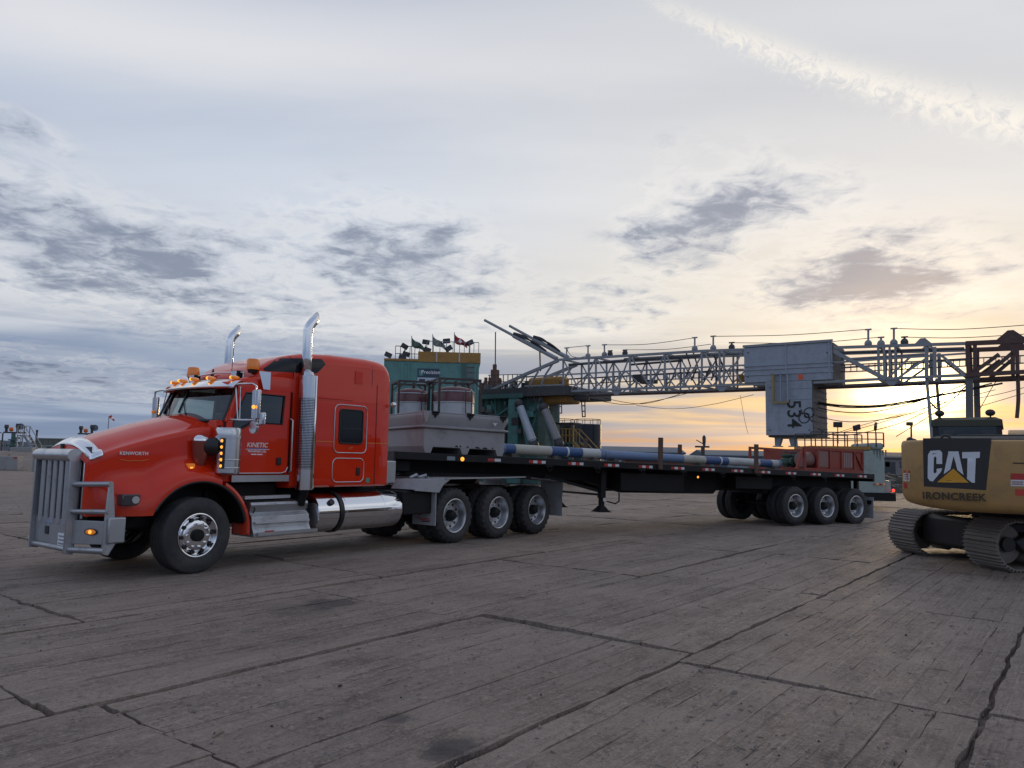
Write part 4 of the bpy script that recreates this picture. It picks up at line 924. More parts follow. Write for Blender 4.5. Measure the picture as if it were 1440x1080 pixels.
# green valves
grn = mat('pump_green', (.045, .10, .075), .5, 0, .4); tealp = mat('teal_equipment', (.05, .13, .13), .5, 0, .4)
for i, (px, m, lab) in enumerate(((1104, grn, 'olive green flanged valve beside the end of the banded pipe'), (1114, tealp, 'teal pump body between the olive valve and the red bin'))):
    c = rp(px, 655, 1.1); o = tagroot('valve' if i == 0 else 'pump', lab, 'valve' if i == 0 else 'pump'); x, y = c.x, 1.1
    MB().lathe([(DZ + .012, .001), (DZ + .012, .16), (DZ + .06, .16), (DZ + .06, .09), (DZ + .16, .10), (DZ + .22, .15), (DZ + .34, .15), (DZ + .38, .09), (DZ + .44, .14), (DZ + .49, .14), (DZ + .50, .001)], (x, y, 0), 'z', 16).build('body', m, o)
    MB().cyl((x, y - .25, DZ + .28), (x, y + .2, DZ + .28), .07, n=12).cyl((x, y - .26, DZ + .28), (x, y - .22, DZ + .28), .12, n=14).build('flange', m, o)
    MB().ring((x, y, DZ + .56), .10, .014, 'z', 16, 5).cyl((x, y, DZ + .48), (x, y, DZ + .58), .02, n=6).build('handwheel', m, o)
# red bin
RB = tagroot('red_skid_bin', 'faded red steel skid bin with panelled sides on the trailer tail', 'bin')
rx0, rx1, ry0, ry1, rz0, rz1 = -.66, 2.0, .25, 2.3, DZ + .015, 2.18
MB().box(rx0, rx1, ry0, ry1, rz0, rz0 + .09).build('skid_base', red_far, RB)
MB().box(rx0 + .62, rx1 - .02, ry0 + .03, ry1 - .03, rz0 + .09, rz1 - .05).build('tub', red_far, RB, bevel=.01)
MB().box(rx0, rx1, ry0 - .005, ry0 + .055, rz1 - .07, rz1).build('top_rail', red_far, RB); MB().box(rx0, rx1, ry1 - .05, ry1, rz1 - .07, rz1).build('top_rail', red_far, RB)
for x in (rx0, rx0 + .56, rx0 + 1.1, rx0 + 1.62, rx0 + 2.2, rx1 - .07): MB().box(x, x + .07, ry0 - .003, ry0 + .06, rz0 + .09, rz1 - .07).build('rib', red_far, RB)
MB().box(rx0, rx0 + .07, ry1 - .06, ry1, rz0 + .09, rz1 - .07).build('rib', red_far, RB)
fp = mat('faded_pink_panel', (.24, .13, .115), .6, 0, .5)
for a, b in ((.64, 1.05), (1.18, 1.55), (1.72, 2.14)): MB().box(rx0 + a, rx0 + b, ry0 + .022, ry0 + .034, rz0 + .14, rz1 - .1).build('side_panel', fp if a != 1.18 else red_far, RB)
for k in range(5): x = rx0 + 1.76 + k * .08; MB().box(x, x + .025, ry0 + .01, ry0 + .022, rz0 + .16, rz1 - .12).build('panel_slat', mat('pale_slats', (.34, .26, .24), .6), RB)
MB().bar((rx0 + 2.25, ry0 + .012, rz1 - .1), (rx1 - .05, ry0 + .012, rz0 + .1), .06, .03).build('brace', red_far, RB)
MB().bar((rx0 - .28, ry0 + .05, rz0 + .02), (rx0, ry0 + .05, rz1 - .06), .06).build('brace', red_far, RB)
MB().lathe([(rx0 + .2, .001), (rx0 + .2, .22), (rx0 + .55, .22), (rx0 + .55, .001)], (0, .55, rz0 + .33), 'x', 18).build('hose_reel', fp, RB)

# ------------------------------------------------------------------ drilling rig laid down: mast, substructure, doghouse
mastp = mat('mast_grey_paint', (.25, .27, .295), .5, 0, .4, (.16, .14, .12)); mastbr = mat('mast_brown_paint', (.085, .045, .038), .6, 0, .4)
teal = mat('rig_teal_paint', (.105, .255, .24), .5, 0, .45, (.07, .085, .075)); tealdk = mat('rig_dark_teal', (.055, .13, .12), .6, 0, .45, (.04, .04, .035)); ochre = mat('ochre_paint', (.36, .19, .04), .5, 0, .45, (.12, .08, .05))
rigwhite = mat('rig_box_pale_blue', (.30, .345, .405), .5, 0, .5, (.19, .185, .18)); midst = mat('mid_grey_steel', (.11, .115, .125), .6, 0, .4); darkst = mat('dark_steel', (.045, .045, .05), .6, 0, .4); wire = mat('wire_black', (.02, .02, .022), .6); yel = mat('safety_yellow', (.33, .21, .05), .5, 0, .4)
MS = empty('rig_mast', 'pale grey lattice drilling mast lying level on its stand, crown painted brown', 'mast', MF.o, MF.rot)
def mp(px, py, s=0.0): return MF.p(px, py, s)
MW = 2.6
def chord(name, pts, w, m, s, parent=None): 
    for a, b in zip(pts, pts[1:]): MB().bar(mp(*a, 0) + Vector((0, s, 0)), mp(*b, 0) + Vector((0, s, 0)), w, w).build(name, m, parent or MS)
topc = [(785, 506), (893, 499.5), (990, 493.5), (1050, 491.5), (1170, 489), (1262, 486), (1358, 483)]
midc = [(790, 527), (900, 521), (1047, 513.5), (1170, 510), (1358, 497)]
botc = [(690, 553), (780, 551), (840, 548.5), (960, 544), (1047, 540.5), (1143, 538), (1220, 534), (1358, 527.5)]
def yat(L, x): return lerp(L, x)
for s in (0, MW):
    chord('top_chord', topc, .15, mastp, s); chord('bottom_chord', botc, .14, mastp, s); chord('middle_rail', midc, .09, mastp, s)
    chord('top_chord', [(1358, 483), (1440, 479.5), (1560, 475)], .22, mastbr, s); chord('bottom_chord', [(1358, 527.5), (1440, 523), (1560, 517)], .2, mastbr, s)
    chord('base_leg', [(785, 507), (740, 526), (690, 549)], .20, mastp, s)
chord('lower_guide', [(790, 556.5 - 1), (840, 553.5), (960, 549.5), (1073, 545.5), (1220, 540.5), (1358, 534), (1440, 530), (1560, 523)], .13, mastbr, 1.3)
def brace(a, b, w=.085, m=None, s=(0, MW)):
    for q in s: MB().bar(mp(*a, 0) + Vector((0, q, 0)), mp(*b, 0) + Vector((0, q, 0)), w, w).build('brace', m or mastp, MS)
for x in (792, 828, 838, 886, 935, 987, 1012, 1018): brace((x, yat(topc, x)), (x, yat(botc, x)), .10)
for x in (862, 871, 915, 962): brace((x, yat(midc, x)), (x, yat(botc, x)), .10)
zig = [(792, 0), (815, 2), (838, 0), (867, 2), (886, 0), (915, 2), (935, 0), (962, 2), (990, 0), (1016, 2), (1046, 0)]
for (xa, ka), (xb, kb) in zip(zig, zig[1:]):
    ya, yb = yat(topc if ka == 0 else botc, xa), yat(topc if kb == 0 else botc, xb); brace((xa, ya), (xb, yb), .075)
zig2 = [(800, 2), (828, 1), (850, 2), (880, 1), (905, 2), (930, 1), (950, 2), (980, 1), (1002, 2), (1030, 1), (1044, 2)]
for (xa, ka), (xb, kb) in zip(zig2, zig2[1:]):
    ya, yb = yat(midc if ka == 1 else botc, xa), yat(midc if kb == 1 else botc, xb); brace((xa, ya), (xb, yb), .075)
for a, b in (((780, 507), (767, 527)), ((767, 527), (757, 551)), ((757, 522), (740, 551)), ((740, 527), (722, 551)), ((790, 527), (740, 530)), ((792, 541), (738, 543)), ((722, 536), (712, 551))): brace(a, b, .10)
for a, b, w in (((1171, 493), (1246, 533), .20), ((1235, 487), (1236, 533), .12), ((1243, 487), (1244, 533), .12), ((1251, 487), (1251, 533), .10), ((1259, 487), (1259, 533), .10), ((1247, 533), (1280, 502), .10), ((1261, 533), (1301, 505), .10), ((1324, 500), (1358, 527), .13), ((1303, 488), (1303, 531), .17), ((1314, 488), (1315, 531), .17)): brace(a, b, w)
for a, b in (((1360, 484), (1362, 528)), ((1371, 484), (1371, 528)), ((1365, 527), (1405, 498)), ((1388, 526), (1424, 496)), ((1424, 480), (1424, 524)), ((1430, 480), (1431, 524)), ((1440, 524), (1475, 494))): brace(a, b, .17, mastbr)
for x in (792, 838, 886, 935, 987, 1016, 1236, 1259, 1303, 1362, 1424):
    for L in (topc, botc):
        y = yat(L, x) if x < 1358 else (482 if L is topc else 526); a = mp(x, y, 0); MB().bar(a, a + Vector((0, MW, 0)), .11).build('cross_beam', mastp if x < 1358 else mastbr, MS)
# gussets, crown plates
for x in (867, 1015, 1254): a = mp(x, yat(botc, x) + 2, 0); MB().prism([(a.x - .45, a.z + .1), (a.x + .45, a.z + .1), (a.x + .12, a.z - .28), (a.x - .12, a.z - .28)], 'y', -.03, .03).build('gusset', mastp, MS)
for x, y, m, h in ((1298, 485.5, mastp, .36), (1422, 482, mastbr, .62)):
    for s in (0, MW): a = mp(x, y, 0); MB().prism([(a.x - h * 1.3, a.z), (a.x + h * 1.3, a.z), (a.x + .12, a.z + h), (a.x - .12, a.z + h)], 'y', s - .06, s + .06).build('crown_plate', m, MS)
# travelling gear inside the mast
for (xa, ya), (xb, yb), r, m in (((800, 513), (878, 507), .09, midst), ((878, 506), (985, 500), .12, midst), ((885, 513), (960, 507), .07, darkst), ((985, 499), (1046, 496), .12, mastp), ((1180, 496), (1356, 490), .08, midst), ((1190, 506), (1300, 499), .10, mastp)):
    a, b = mp(xa, ya, 1.3), mp(xb, yb, 1.3); MB().cyl(a, b, r, n=10).build('drill_line_guide', m, MS)
for x, y, w, h, m in ((898, 532, 12, 10, darkst), (912, 537, 22, 5, darkst), (1042, 532, 8, 10, ochre)):
    a = mp(x, y, 1.3); k = a.y; pz = MF.p(x, y - h / 2, 1.3).z; MB().box(a.x - w * .024, a.x + w * .024, 1.0, 1.6, MF.p(x, y + h / 2, 1.3).z, pz).build('travelling_block', m, MS, bevel=.03)
for x, s in ((993, .8), (1003, 1.6), (965, 1.2), (1010, 2.0), (975, 2.2)): MB().tube([mp(x, 496, s), mp(x + 6, 515, s), mp(x - 3, 535, s)], .05, 6).build('hanging_hose', darkst, MS)
# ladder down the inside of the mast
la, lb = [(1050, 519), (1225, 511.5), (1440, 500)], [(1050, 528), (1225, 521.5), (1440, 510.5)]
for L in (la, lb):
    for a, b in zip(L, L[1:]): MB().bar(mp(*a, 2.0), mp(*b, 2.0), .06).build('ladder_rail', darkst, MS)
for k in range(46):
    x = 1052 + k * 8.5; MB().bar(mp(x, yat(la, x), 2.0), mp(x, yat(lb, x), 2.0), .04).build('rung', darkst, MS)
la2, lb2 = [(800, 533), (1046, 519)], [(800, 541), (1046, 528)]
for L in (la2, lb2): MB().bar(mp(*L[0], 2.0), mp(*L[1], 2.0), .06).build('ladder_rail', darkst, MS)
for k in range(28): x = 804 + k * 8.6; MB().bar(mp(x, yat(la2, x), 2.0), mp(x, yat(lb2, x), 2.0), .04).build('rung', darkst, MS)
# standards on top with wires
for x, y0, y1 in ((797, 489, 506), (827, 486, 504), (850, 484.5, 502), (858, 493, 501), (879, 492, 500), (977, 474.5, 494), (1003, 472.5, 493), (1029, 481.5, 492), (1221, 463, 487), (1239, 474, 487), (1257, 461.5, 486), (1272, 473.5, 485)):
    a, b = mp(x, y1, .3), mp(x, y0, .3); o = MB().cyl(a, b, .055, n=8); o.sphere(a + Vector((0, 0, .14)), .2, 8, 5, (1, 1, 1.1)); o.box(b.x - .16, b.x + .16, b.y - .06, b.y + .06, b.z - .05, b.z + .02); o.build('wire_standard', mastp if y1 - y0 > 12 else darkst, MS)
def cable(pts, s, r=.022, parent=None, name='wire', n=14, m=None):
    P = [mp(x, y, s) for x, y in pts]; out = []
    for i in range(n + 1):
        u = i / n * (len(P) - 1); k = min(int(u), len(P) - 2); f = u - k; p0, p1, p2, p3 = P[max(k - 1, 0)], P[k], P[k + 1], P[min(k + 2, len(P) - 1)]
        out.append(.5 * ((2 * p1) + (p2 - p0) * f + (2 * p0 - 5 * p1 + 4 * p2 - p3) * f * f + (3 * p1 - p0 - 3 * p2 + p3) * f ** 3))
    return MB().tube(out, r, 5, caps=False).build(name, m or wire, parent or MS)
for pts in ([(797, 489), (827, 486)], [(797, 490), (803, 500), (815, 503), (827, 499)], [(850, 485), (910, 484), (977, 475)], [(879, 492), (940, 491), (1000, 484)], [(1003, 473), (1110, 471), (1221, 463)], [(1029, 482), (1140, 482), (1239, 474)], [(1257, 462), (1350, 463), (1470, 455)], [(1272, 474), (1350, 475), (1470, 468)], [(1052, 490), (1110, 487), (1170, 486)]): cable(pts, .3, .020)
for pts, r in (([(830, 561), (880, 569), (930, 562), (975, 551)], .02), ([(850, 560), (900, 568), (945, 558), (968, 548)], .02), ([(895, 570), (945, 575), (1000, 569), (1060, 555)], .016),
               ([(1145, 565), (1185, 570.5), (1240, 570), (1310, 558), (1410, 539)], .05), ([(1145, 567), (1190, 573), (1250, 571), (1320, 557), (1395, 539)], .035), ([(1145, 572), (1180, 579), (1230, 579), (1300, 562), (1358, 540)], .028), ([(1150, 586), (1190, 593), (1240, 590), (1300, 575), (1358, 545)], .022), ([(1145, 600), (1180, 613), (1250, 600), (1300, 580), (1358, 550)], .022), ([(1100, 615), (1190, 607), (1290, 578)], .016), ([(1150, 617), (1240, 590), (1400, 548)], .016), ([(1260, 614), (1330, 570), (1362, 538)], .02), ([(1376, 560), (1410, 553), (1440, 545)], .016), ([(1376, 572), (1410, 562), (1440, 553)], .016), ([(1378, 575), (1395, 545), (1402, 535)], .018), ([(1041, 556), (1047, 590), (1052, 610)], .012)):
    cable(pts, 1.2, r, name='cable')
cable([(1431, 520), (1432, 560), (1430, 588)], .2, .09, m=mastbr, name='hose')
# arms folded up over the mast base
for (xa, ya), (xb, yb), s in (((682, 450.5), (783, 504.5), .1), ((717, 458.5), (800, 504), 1.6)):
    a, b = mp(xa, ya, s), mp(xb, yb, s); ar_ = MB().tube([a, a + (b - a) * .40, a + (b - a) * .42, b], [.095, .105, .16, .15], 10); ao = ar_.build('raising_arm', mastp, MS)
    MB().cyl(a - (b - a) * .004, a + (b - a) * .002, .10, n=10).build('arm_socket', black, ao)
    for k in range(3): cable([(xa + (xb - xa) * .40, ya + (yb - ya) * .40 - 2 - k), (xa + (xb - xa) * .55, ya + (yb - ya) * .55 - 5 - k), (xa + (xb - xa) * .7, ya + (yb - ya) * .7 - 6 + k), (xa + (xb - xa) * .85, ya + (yb - ya) * .85 - 3)], s - .1 + .1 * k, .07, name='cable_bundle', m=wire)
cable([(759, 487), (760, 522)], .6, .06, name='stay_post', m=darkst)
# 534 monkey-house box
BX = empty('racking_box', 'pale blue boxy racking house numbered 534 slung on the mast', 'box', MF.o, MF.rot)
bw = 3.5; a, b = mp(1046, 489, -.15), mp(1170, 489, -.15); c, d = mp(1076, 540, -.15), mp(1143, 612, -.15)
zt_, zm, zl = a.z, mp(1100, 536.5, -.15).z, d.z
MB().box(a.x, b.x, -.15, bw - .3, zm, zt_).build('upper_wall', rigwhite, BX, bevel=.03)
MB().box(c.x, d.x, -.152, bw, zl, zm - .003).build('lower_wall', rigwhite, BX, bevel=.03)
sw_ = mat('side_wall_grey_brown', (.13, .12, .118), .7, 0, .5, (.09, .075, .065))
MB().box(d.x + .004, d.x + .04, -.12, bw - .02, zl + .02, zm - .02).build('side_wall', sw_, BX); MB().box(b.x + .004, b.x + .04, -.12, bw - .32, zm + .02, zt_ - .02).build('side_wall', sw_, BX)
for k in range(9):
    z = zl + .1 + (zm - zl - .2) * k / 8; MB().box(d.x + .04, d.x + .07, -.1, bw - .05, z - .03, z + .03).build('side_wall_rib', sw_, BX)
for x in (1105, 1166): q = mp(x, 500, -.16); MB().box(q.x - .05, q.x + .05, -.19, -.14, zm + .02, zt_ + .03).build('corner_post', rigwhite, BX)
for y in (512, 517.5, 525): z = mp(1108, y, -.16).z; MB().box(a.x - .02, b.x + .05, -.20, -.16, z - .035, z + .035).build('girt', rigwhite, BX)
for y in (547, 562): z = mp(1108, y, -.16).z; MB().box(mp(1110, y, -.16).x, d.x, -.165, -.15, z - .012, z + .012).build('wall_seam', mat('pale_blue_seam', (.20, .24, .29), .6), BX)  # wall seams in a darker pale blue than the wall
MB().box(a.x - .05, b.x + .05, -.22, -.12, zt_, zt_ + .14).build('top_rail', mastp, BX)
for x in (1080, 1095, 1140): q = mp(x, 600, -.16); MB().box(q.x - .02, q.x + .02, -.168, -.15, zl + .03, zl + 1.6 if x > 1090 else zm - .1).build('weld_seam', rigwhite, BX)
for px_, py_ in ((1083, 545), (1083, 605), (1138, 605), (1052, 496), (1163, 496), (1052, 530)): q = mp(px_, py_, -.16); MB().cyl((q.x, -.17, q.z), (q.x, -.15, q.z), .05, n=8).build('bolt_plate', midst, BX)
q0, q1 = mp(1087, 526, -.2), mp(1110, 565, -.2)
for x0_, x1_, z0_, z1_, m in ((q0.x, q0.x + .10, q1.z, q0.z, yel), (q0.x, q1.x, q1.z - .08, q1.z, yel), (q1.x - .06, q1.x, q1.z, q0.z, rigwhite), ((q0.x + q1.x) / 2, (q0.x + q1.x) / 2 + .05, q1.z, q0.z, rigwhite), (q0.x, q1.x, q0.z - .05, q0.z, rigwhite)):
    MB().box(x0_, x1_, -.42, -.30, z0_, z1_).build('cage_bar', m, BX)
q = mp(1125.5, 530, -.2); MB().box(q.x - .12, q.x + .12, -.172, -.15, q.z - .14, q.z + .14).build('warning_sign', mat('orange_sign', (.75, .10, .02), .5), BX)
q = mp(1115.5, 582, -.2)
text('number_lettering', '534', 1.05, mat('black_lettering', (.012, .012, .014), .5), BX, basis((q.x, -.165, q.z), (0, 0, -1), (1, 0, 0)), .004, .012, 0, 1.02)
q = mp(1134, 584, -.2); em = MB()
for dx, dz in ((-.14, -.15), (.14, .15)): em.ring((q.x + dx, -.17, q.z + dz), .27, .028, 'y', 22, 5)
em.bar((q.x - .30, -.17, q.z + .35), (q.x - .2, -.17, q.z + .1), .05, .04); em.bar((q.x + .1, -.17, q.z - .1), (q.x + .32, -.17, q.z - .36), .05, .04); em.ring((q.x, -.17, q.z), .12, .03, 'y', 14, 5); em.build('emblem', MATS['black_lettering'], BX)
for xa, xb, s in (((1091, 1101), (1088, 1101), .6), ((1110, 1119), (1113, 1119), .6)):
    A0, A1 = mp(xa[0], 612, .6), mp(xa[1], 612, .6); B0, B1 = mp(xb[0] if xa[0] > 1100 else 1091, 627, .6), mp(1097 if xa[0] < 1100 else 1121, 629, .6)
    MB().loft([[(A0.x, .3, zl), (A1.x, .3, zl), (A1.x, .9, zl), (A0.x, .9, zl)], [(B0.x, .4, B0.z), (B1.x, .4, B0.z), (B1.x, .8, B0.z), (B0.x, .8, B0.z)]]).build('landing_foot', rigwhite, BX)
    MB().box(B0.x - .1, B1.x + .1, .3, .9, B0.z - .06, B0.z).build('foot_pad', rigwhite, BX)
MB().box(c.x + .1, d.x + .2, .0, bw - .1, zl - .10, zl - .005).build('floor_frame', darkst, BX)
# mast stand
STD = empty('mast_stand', 'tall slim steel legs holding up the mast beside the excavator', 'stand', MF.o, MF.rot)
for (xa, ya), (xb, yb), w, m, s in (((1303, 532), (1313, 640), .15, mastp, .2), ((1317, 532), (1325, 640), .15, mastp, 2.0), ((1363, 529), (1364, 640), .32, midst, .2), ((1373, 529), (1376, 640), .28, midst, 2.2)):
    A = mp(xa, ya, s); Bp = mp(xb, yb, s); dv = (Bp - A); k = A.z / (A.z - Bp.z); MB().bar(A, A + dv * k, w, w).build('leg', m, STD)
MB().bar(mp(1303, 560, .2), mp(1317, 575, 2.0), .06).build('tie', mastp, STD)

# substructure
SB = empty('rig_substructure', 'dark teal rig substructure with two big hydraulic raising cylinders', 'substructure', MF.o, MF.rot)
def sp_box(name, xa, ya, xb, yb, s0, s1, m, zfloor=False, bevel=0):
    A, Bp = mp(xa, ya, s0), mp(xb, yb, s0); return MB().box(min(A.x, Bp.x), max(A.x, Bp.x), s0, s1, 0 if zfloor else min(A.z, Bp.z), max(A.z, Bp.z)).build(name, m, SB, bevel=bevel)
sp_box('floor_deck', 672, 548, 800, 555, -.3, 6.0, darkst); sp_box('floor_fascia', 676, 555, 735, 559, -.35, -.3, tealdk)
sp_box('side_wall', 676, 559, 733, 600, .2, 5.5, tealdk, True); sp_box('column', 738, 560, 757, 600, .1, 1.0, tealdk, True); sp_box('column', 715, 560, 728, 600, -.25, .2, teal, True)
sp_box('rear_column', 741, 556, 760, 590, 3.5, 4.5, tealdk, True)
sp_box('under_carriage', 731, 556, 797, 566, .5, 2.5, ochre, bevel=.15); sp_box('winch_drum', 742, 531, 790, 545, 1.0, 2.2, ochre, bevel=.2)
for x in (692, 710): q = mp(x, 560, .19); MB().bar((q.x, .16, q.z - .2), (q.x + 1.1, .16, q.z - 2.6), .12).build('wall_brace', teal, SB)
for (xa, ya), (xb, yb), m in (((730, 568), (751, 626), mat('cylinder_pale', (.42, .46, .52), .4, 0, .3)), ((765, 573), (786, 624), mat('cylinder_grey', (.24, .24, .25), .45, 0, .4))):
    s = -.9 if xa < 760 else -.5; A, Bp = mp(xa, ya, s), mp(xb, yb, s); o = MB().tube([A, A + (Bp - A) * .06, A + (Bp - A) * .07, A + (Bp - A) * .88, A + (Bp - A) * .885, Bp], [.20, .20, .27, .29, .2, .2], 14).build('raising_cylinder', m, SB)
    MB().sphere(A, .34, 10, 7).build('cylinder_eye', darkst, o); MB().sphere(Bp, .34, 10, 7).build('cylinder_eye', darkst, o)
    MB().bar(A + Vector((-.3, .6, 0)), Bp + Vector((-.7, .6, -.4)), .35, .2).build('a_frame_leg', teal if xa < 760 else tealdk, o)
for k in range(9):
    x = 688 + k * 6.5; A = mp(x, 548, .0); MB().bar(A, A + Vector((0, 0, 1.05)), .05).build('rail_post', darkst, SB)
for z in (.55, 1.05): A, Bp = mp(686, 548, .0), mp(745, 547, .0); MB().bar(A + Vector((0, 0, z)), Bp + Vector((0, 0, z)), .05).build('guard_rail', darkst, SB)
rust = mat('rusty_brown', (.13, .06, .04), .7, 0, .5)
A = mp(694, 548, 1.5); MB().box(A.x - .35, A.x + .35, 1.3, 2.0, A.z, A.z + .9).box(A.x - .22, A.x + .22, 1.4, 1.9, A.z + .9, A.z + 1.5).cyl((A.x, 1.6, A.z + 1.5), (A.x, 1.6, A.z + 1.9), .16, n=10).build('iron_roughneck', rust, SB)
for dx, h in ((-.8, .5), (.8, .7), (1.3, .4), (2.2, .5), (-.5, .9)): MB().cyl((A.x + dx, 1.2, A.z), (A.x + dx, 1.2, A.z + h), .13, n=8).build('floor_tool', rust if dx < 1 else darkst, SB)
cable([(696.5, 521), (696.8, 467)], 1.6, .045, parent=SB, name='whip_mast', m=darkst)
for x, y0, y1 in ((787, 553, 581), (820, 563, 586)):
    A, Bp = mp(x, y0, .8), mp(x + 1, y1, .8); l = MB()
    for q in (0, 1):
        off = Vector((.13, 0, 0)) * (1 if q else -1); l.bar(A + off, Bp + off * .8, .06)
    for k in range(4): P = A + (Bp - A) * (k / 3); l.bar(P - Vector((.13, 0, 0)), P + Vector((.13, 0, 0)), .07)
    l.build('elevator_link', darkst if x > 800 else mastp, MS)
A = mp(818, 560, .8); MB().box(A.x - .5, A.x + .45, .5, 1.1, A.z - .15, A.z + .25).build('link_hanger', darkst, MS, bevel=.06)
# clutter round the mast base and on the substructure wall
rc = random.Random(21)
for k in range(34):
    x, y = rc.uniform(684, 790), rc.uniform(538, 553); q = mp(x, y, rc.uniform(.3, 2.6)); w_, h_ = rc.uniform(.12, .5), rc.uniform(.12, .45); m_ = rc.choice((darkst, midst, rust, rust, ochre, mastp))
    if k % 3 == 0: MB().cyl((q.x - w_, q.y, q.z), (q.x + w_, q.y, q.z + rc.uniform(-.1, .3)), rc.uniform(.06, .16), n=9).build('floor_pipe', m_, SB)
    else: MB().box(q.x - w_ / 2, q.x + w_ / 2, q.y - .2, q.y + .2, q.z - h_ / 2, q.z + h_ / 2).build('floor_gear', m_, SB, bevel=.02)
for k in range(16):
    x = rc.uniform(678, 757); q = mp(x, rc.uniform(565, 632), -.02 if x > 714 else .18); MB().box(q.x - rc.uniform(.1, .35), q.x + rc.uniform(.1, .3), q.y - .28, q.y + .05, q.z - rc.uniform(.1, .4), q.z + rc.uniform(.1, .3)).build('junction_box', rc.choice((teal, tealdk, midst, darkst)), SB, bevel=.02)
for k in range(7):
    x = 679 + k * 8.5; a_, b_ = mp(x, 560, .15), mp(x + rc.uniform(-2, 6), 636, .15); MB().tube([a_, a_ + (b_ - a_) * .4 + Vector((rc.uniform(-.2, .2), -.1, 0)), b_], rc.uniform(.035, .07), 6).build('riser_pipe', rc.choice((teal, tealdk, midst, darkst)), SB)
for k in range(8): MB().bar(mp(733 + k * 4, 556, -.1), mp(735 + k * 4 + rc.uniform(-2, 3), 562 + rc.uniform(0, 6), -.1), .07).build('hanger', rc.choice((darkst, rust)), SB)
for (xa, ya), (xb, yb) in (((676, 600), (735, 560)), ((760, 558), (742, 630)), ((735, 600), (757, 575))): MB().bar(mp(xa, ya, .05), mp(xb, yb, .05), .10).build('diagonal_strut', teal, SB)
cable([(663, 585), (671, 575), (674, 560)], -.9, .12, parent=SB, name='bent_pipe', m=teal); cable([(672, 630), (673, 600), (674, 560)], -.9, .14, parent=SB, name='bent_pipe', m=teal)
# service stair and platform by the substructure
STW = empty('service_platform', 'yellow-railed steel stair and platform below the mast', 'stairs', MF.o, MF.rot)
pz = mp(790, 622, 1.5).z; A = mp(786, 622, 1.5); Bq = mp(806, 622, 1.5)
MB().box(A.x, Bq.x, 1.5, 3.0, pz - .12, pz).build('platform', tealdk, STW)
C0 = mp(828, 640, 1.5); run = pz * 1.05
for s in (1.5, 2.4):
    MB().bar((Bq.x, s, pz), (Bq.x + run, s, .05), .08, .2).build('stringer', yel, STW); MB().bar((Bq.x, s, pz + .95), (Bq.x + run, s, 1.0), .06).build('hand_rail', yel, STW)
    for z in (.5, .95): MB().bar((A.x, s, pz + z), (Bq.x, s, pz + z), .06).build('hand_rail', yel, STW)
    for k in range(5): MB().bar((A.x + (Bq.x - A.x) * k / 4, s, pz), (A.x + (Bq.x - A.x) * k / 4, s, pz + .95), .05).build('rail_post', yel, STW)
for k in range(9): f = (k + .5) / 9; MB().box(Bq.x + run * f - .12, Bq.x + run * f + .12, 1.5, 2.4, pz * (1 - f) - .03, pz * (1 - f)).build('tread', darkst, STW)
for k in range(4): MB().bar((A.x + (Bq.x - A.x) * k / 3, 1.6 + k % 2, pz - .1), (A.x + (Bq.x - A.x) * k / 3, 1.6 + k % 2, 0), .12).build('support_post', tealdk, STW)
hA, hB = mp(745, 606, 2.2), mp(806, 594, 2.2)
MB().box(mp(772, 594, 2.2).x, mp(806, 594, 2.2).x, 2.2, 3.4, hB.z - .1, hB.z).build('canopy', darkst, STW); MB().bar((mp(801, 594, 2.2).x, 2.3, hB.z), (mp(801, 594, 2.2).x, 2.3, 0), .1).build('canopy_post', darkst, STW); MB().bar((mp(776, 594, 2.2).x, 2.3, hB.z), (mp(776, 594, 2.2).x, 2.3, 0), .1).build('canopy_post', darkst, STW)
DF = Frame(-2.17, 50.0, 86.0)       # doghouse: near right corner, long wall square to the view
def dp(px, py, s=0.0): return DF.p(px, py, s)
# doghouse
DG = empty('doghouse', 'tall teal rig doghouse with ochre parapet and three small flags', 'building', DF.o, DF.rot)
A, Bp = dp(540, 510, -.6), dp(674, 508, -.6); zt_ = dp(620, 508.5, -.6).z
MB().box(A.x, Bp.x, -.6, 2.6, 0, zt_).build('wall', teal, DG, bevel=.05)
P0 = dp(588, 500, -.65); zp = dp(640, 495.5, -.65).z
MB().box(P0.x, Bp.x + .08, -.66, -.55, zt_ - .05, zp).build('parapet', ochre, DG); MB().box(Bp.x - .02, Bp.x + .08, -.55, 2.6, zt_ - .05, zp).build('parapet', ochre, DG); MB().box(A.x, P0.x, -.66, -.5, zt_ - .02, zt_ + .12).build('roof_edge', ochre, DG)
for x in (614, 646): q = dp(x, 505, -.67); MB().box(q.x - .05, q.x + .05, -.70, -.66, zt_ - .03, zp).build('parapet_strip', mat('pale_trim', (.5, .45, .38), .5), DG)
for x in (565, 574, 668): q = dp(x, 550, -.62); MB().box(q.x - .07, q.x + .07, -.66, -.6, .3, zt_ - .1).build('wall_rib', teal, DG)
q0, q1 = dp(655, 515, -.62), dp(670, 548, -.62); dd = MB().box(q0.x, q1.x, -.64, -.6, q1.z, q0.z).build('door', mat('grey_teal', (.11, .17, .17), .5, 0, .4), DG)
MB().box(q0.x - .25, q0.x, -.72, -.6, q1.z - .3, q0.z + .2).build('door_track', tealdk, DG)
for k in range(5): z = q1.z + .4 + k * .35; MB().box(q0.x + .1, q1.x - .15, -.66, -.64, z, z + .03).build('louvre', darkst, dd)
q0, q1 = dp(587.5, 518, -.64), dp(617.5, 531, -.64)
sg = MB().box(q0.x, q1.x, -.66, -.6, q1.z, q0.z).build('name_sign', mat('navy_sign', (.025, .055, .085), .5), DG)
text('sign_lettering', 'Precision', .34, whiteletter, sg, basis(((q0.x * .40 + q1.x * .60), -.665, q0.z * .58 + q1.z * .42), (1, 0, 0), (0, 0, 1)), .002, .002, .1)
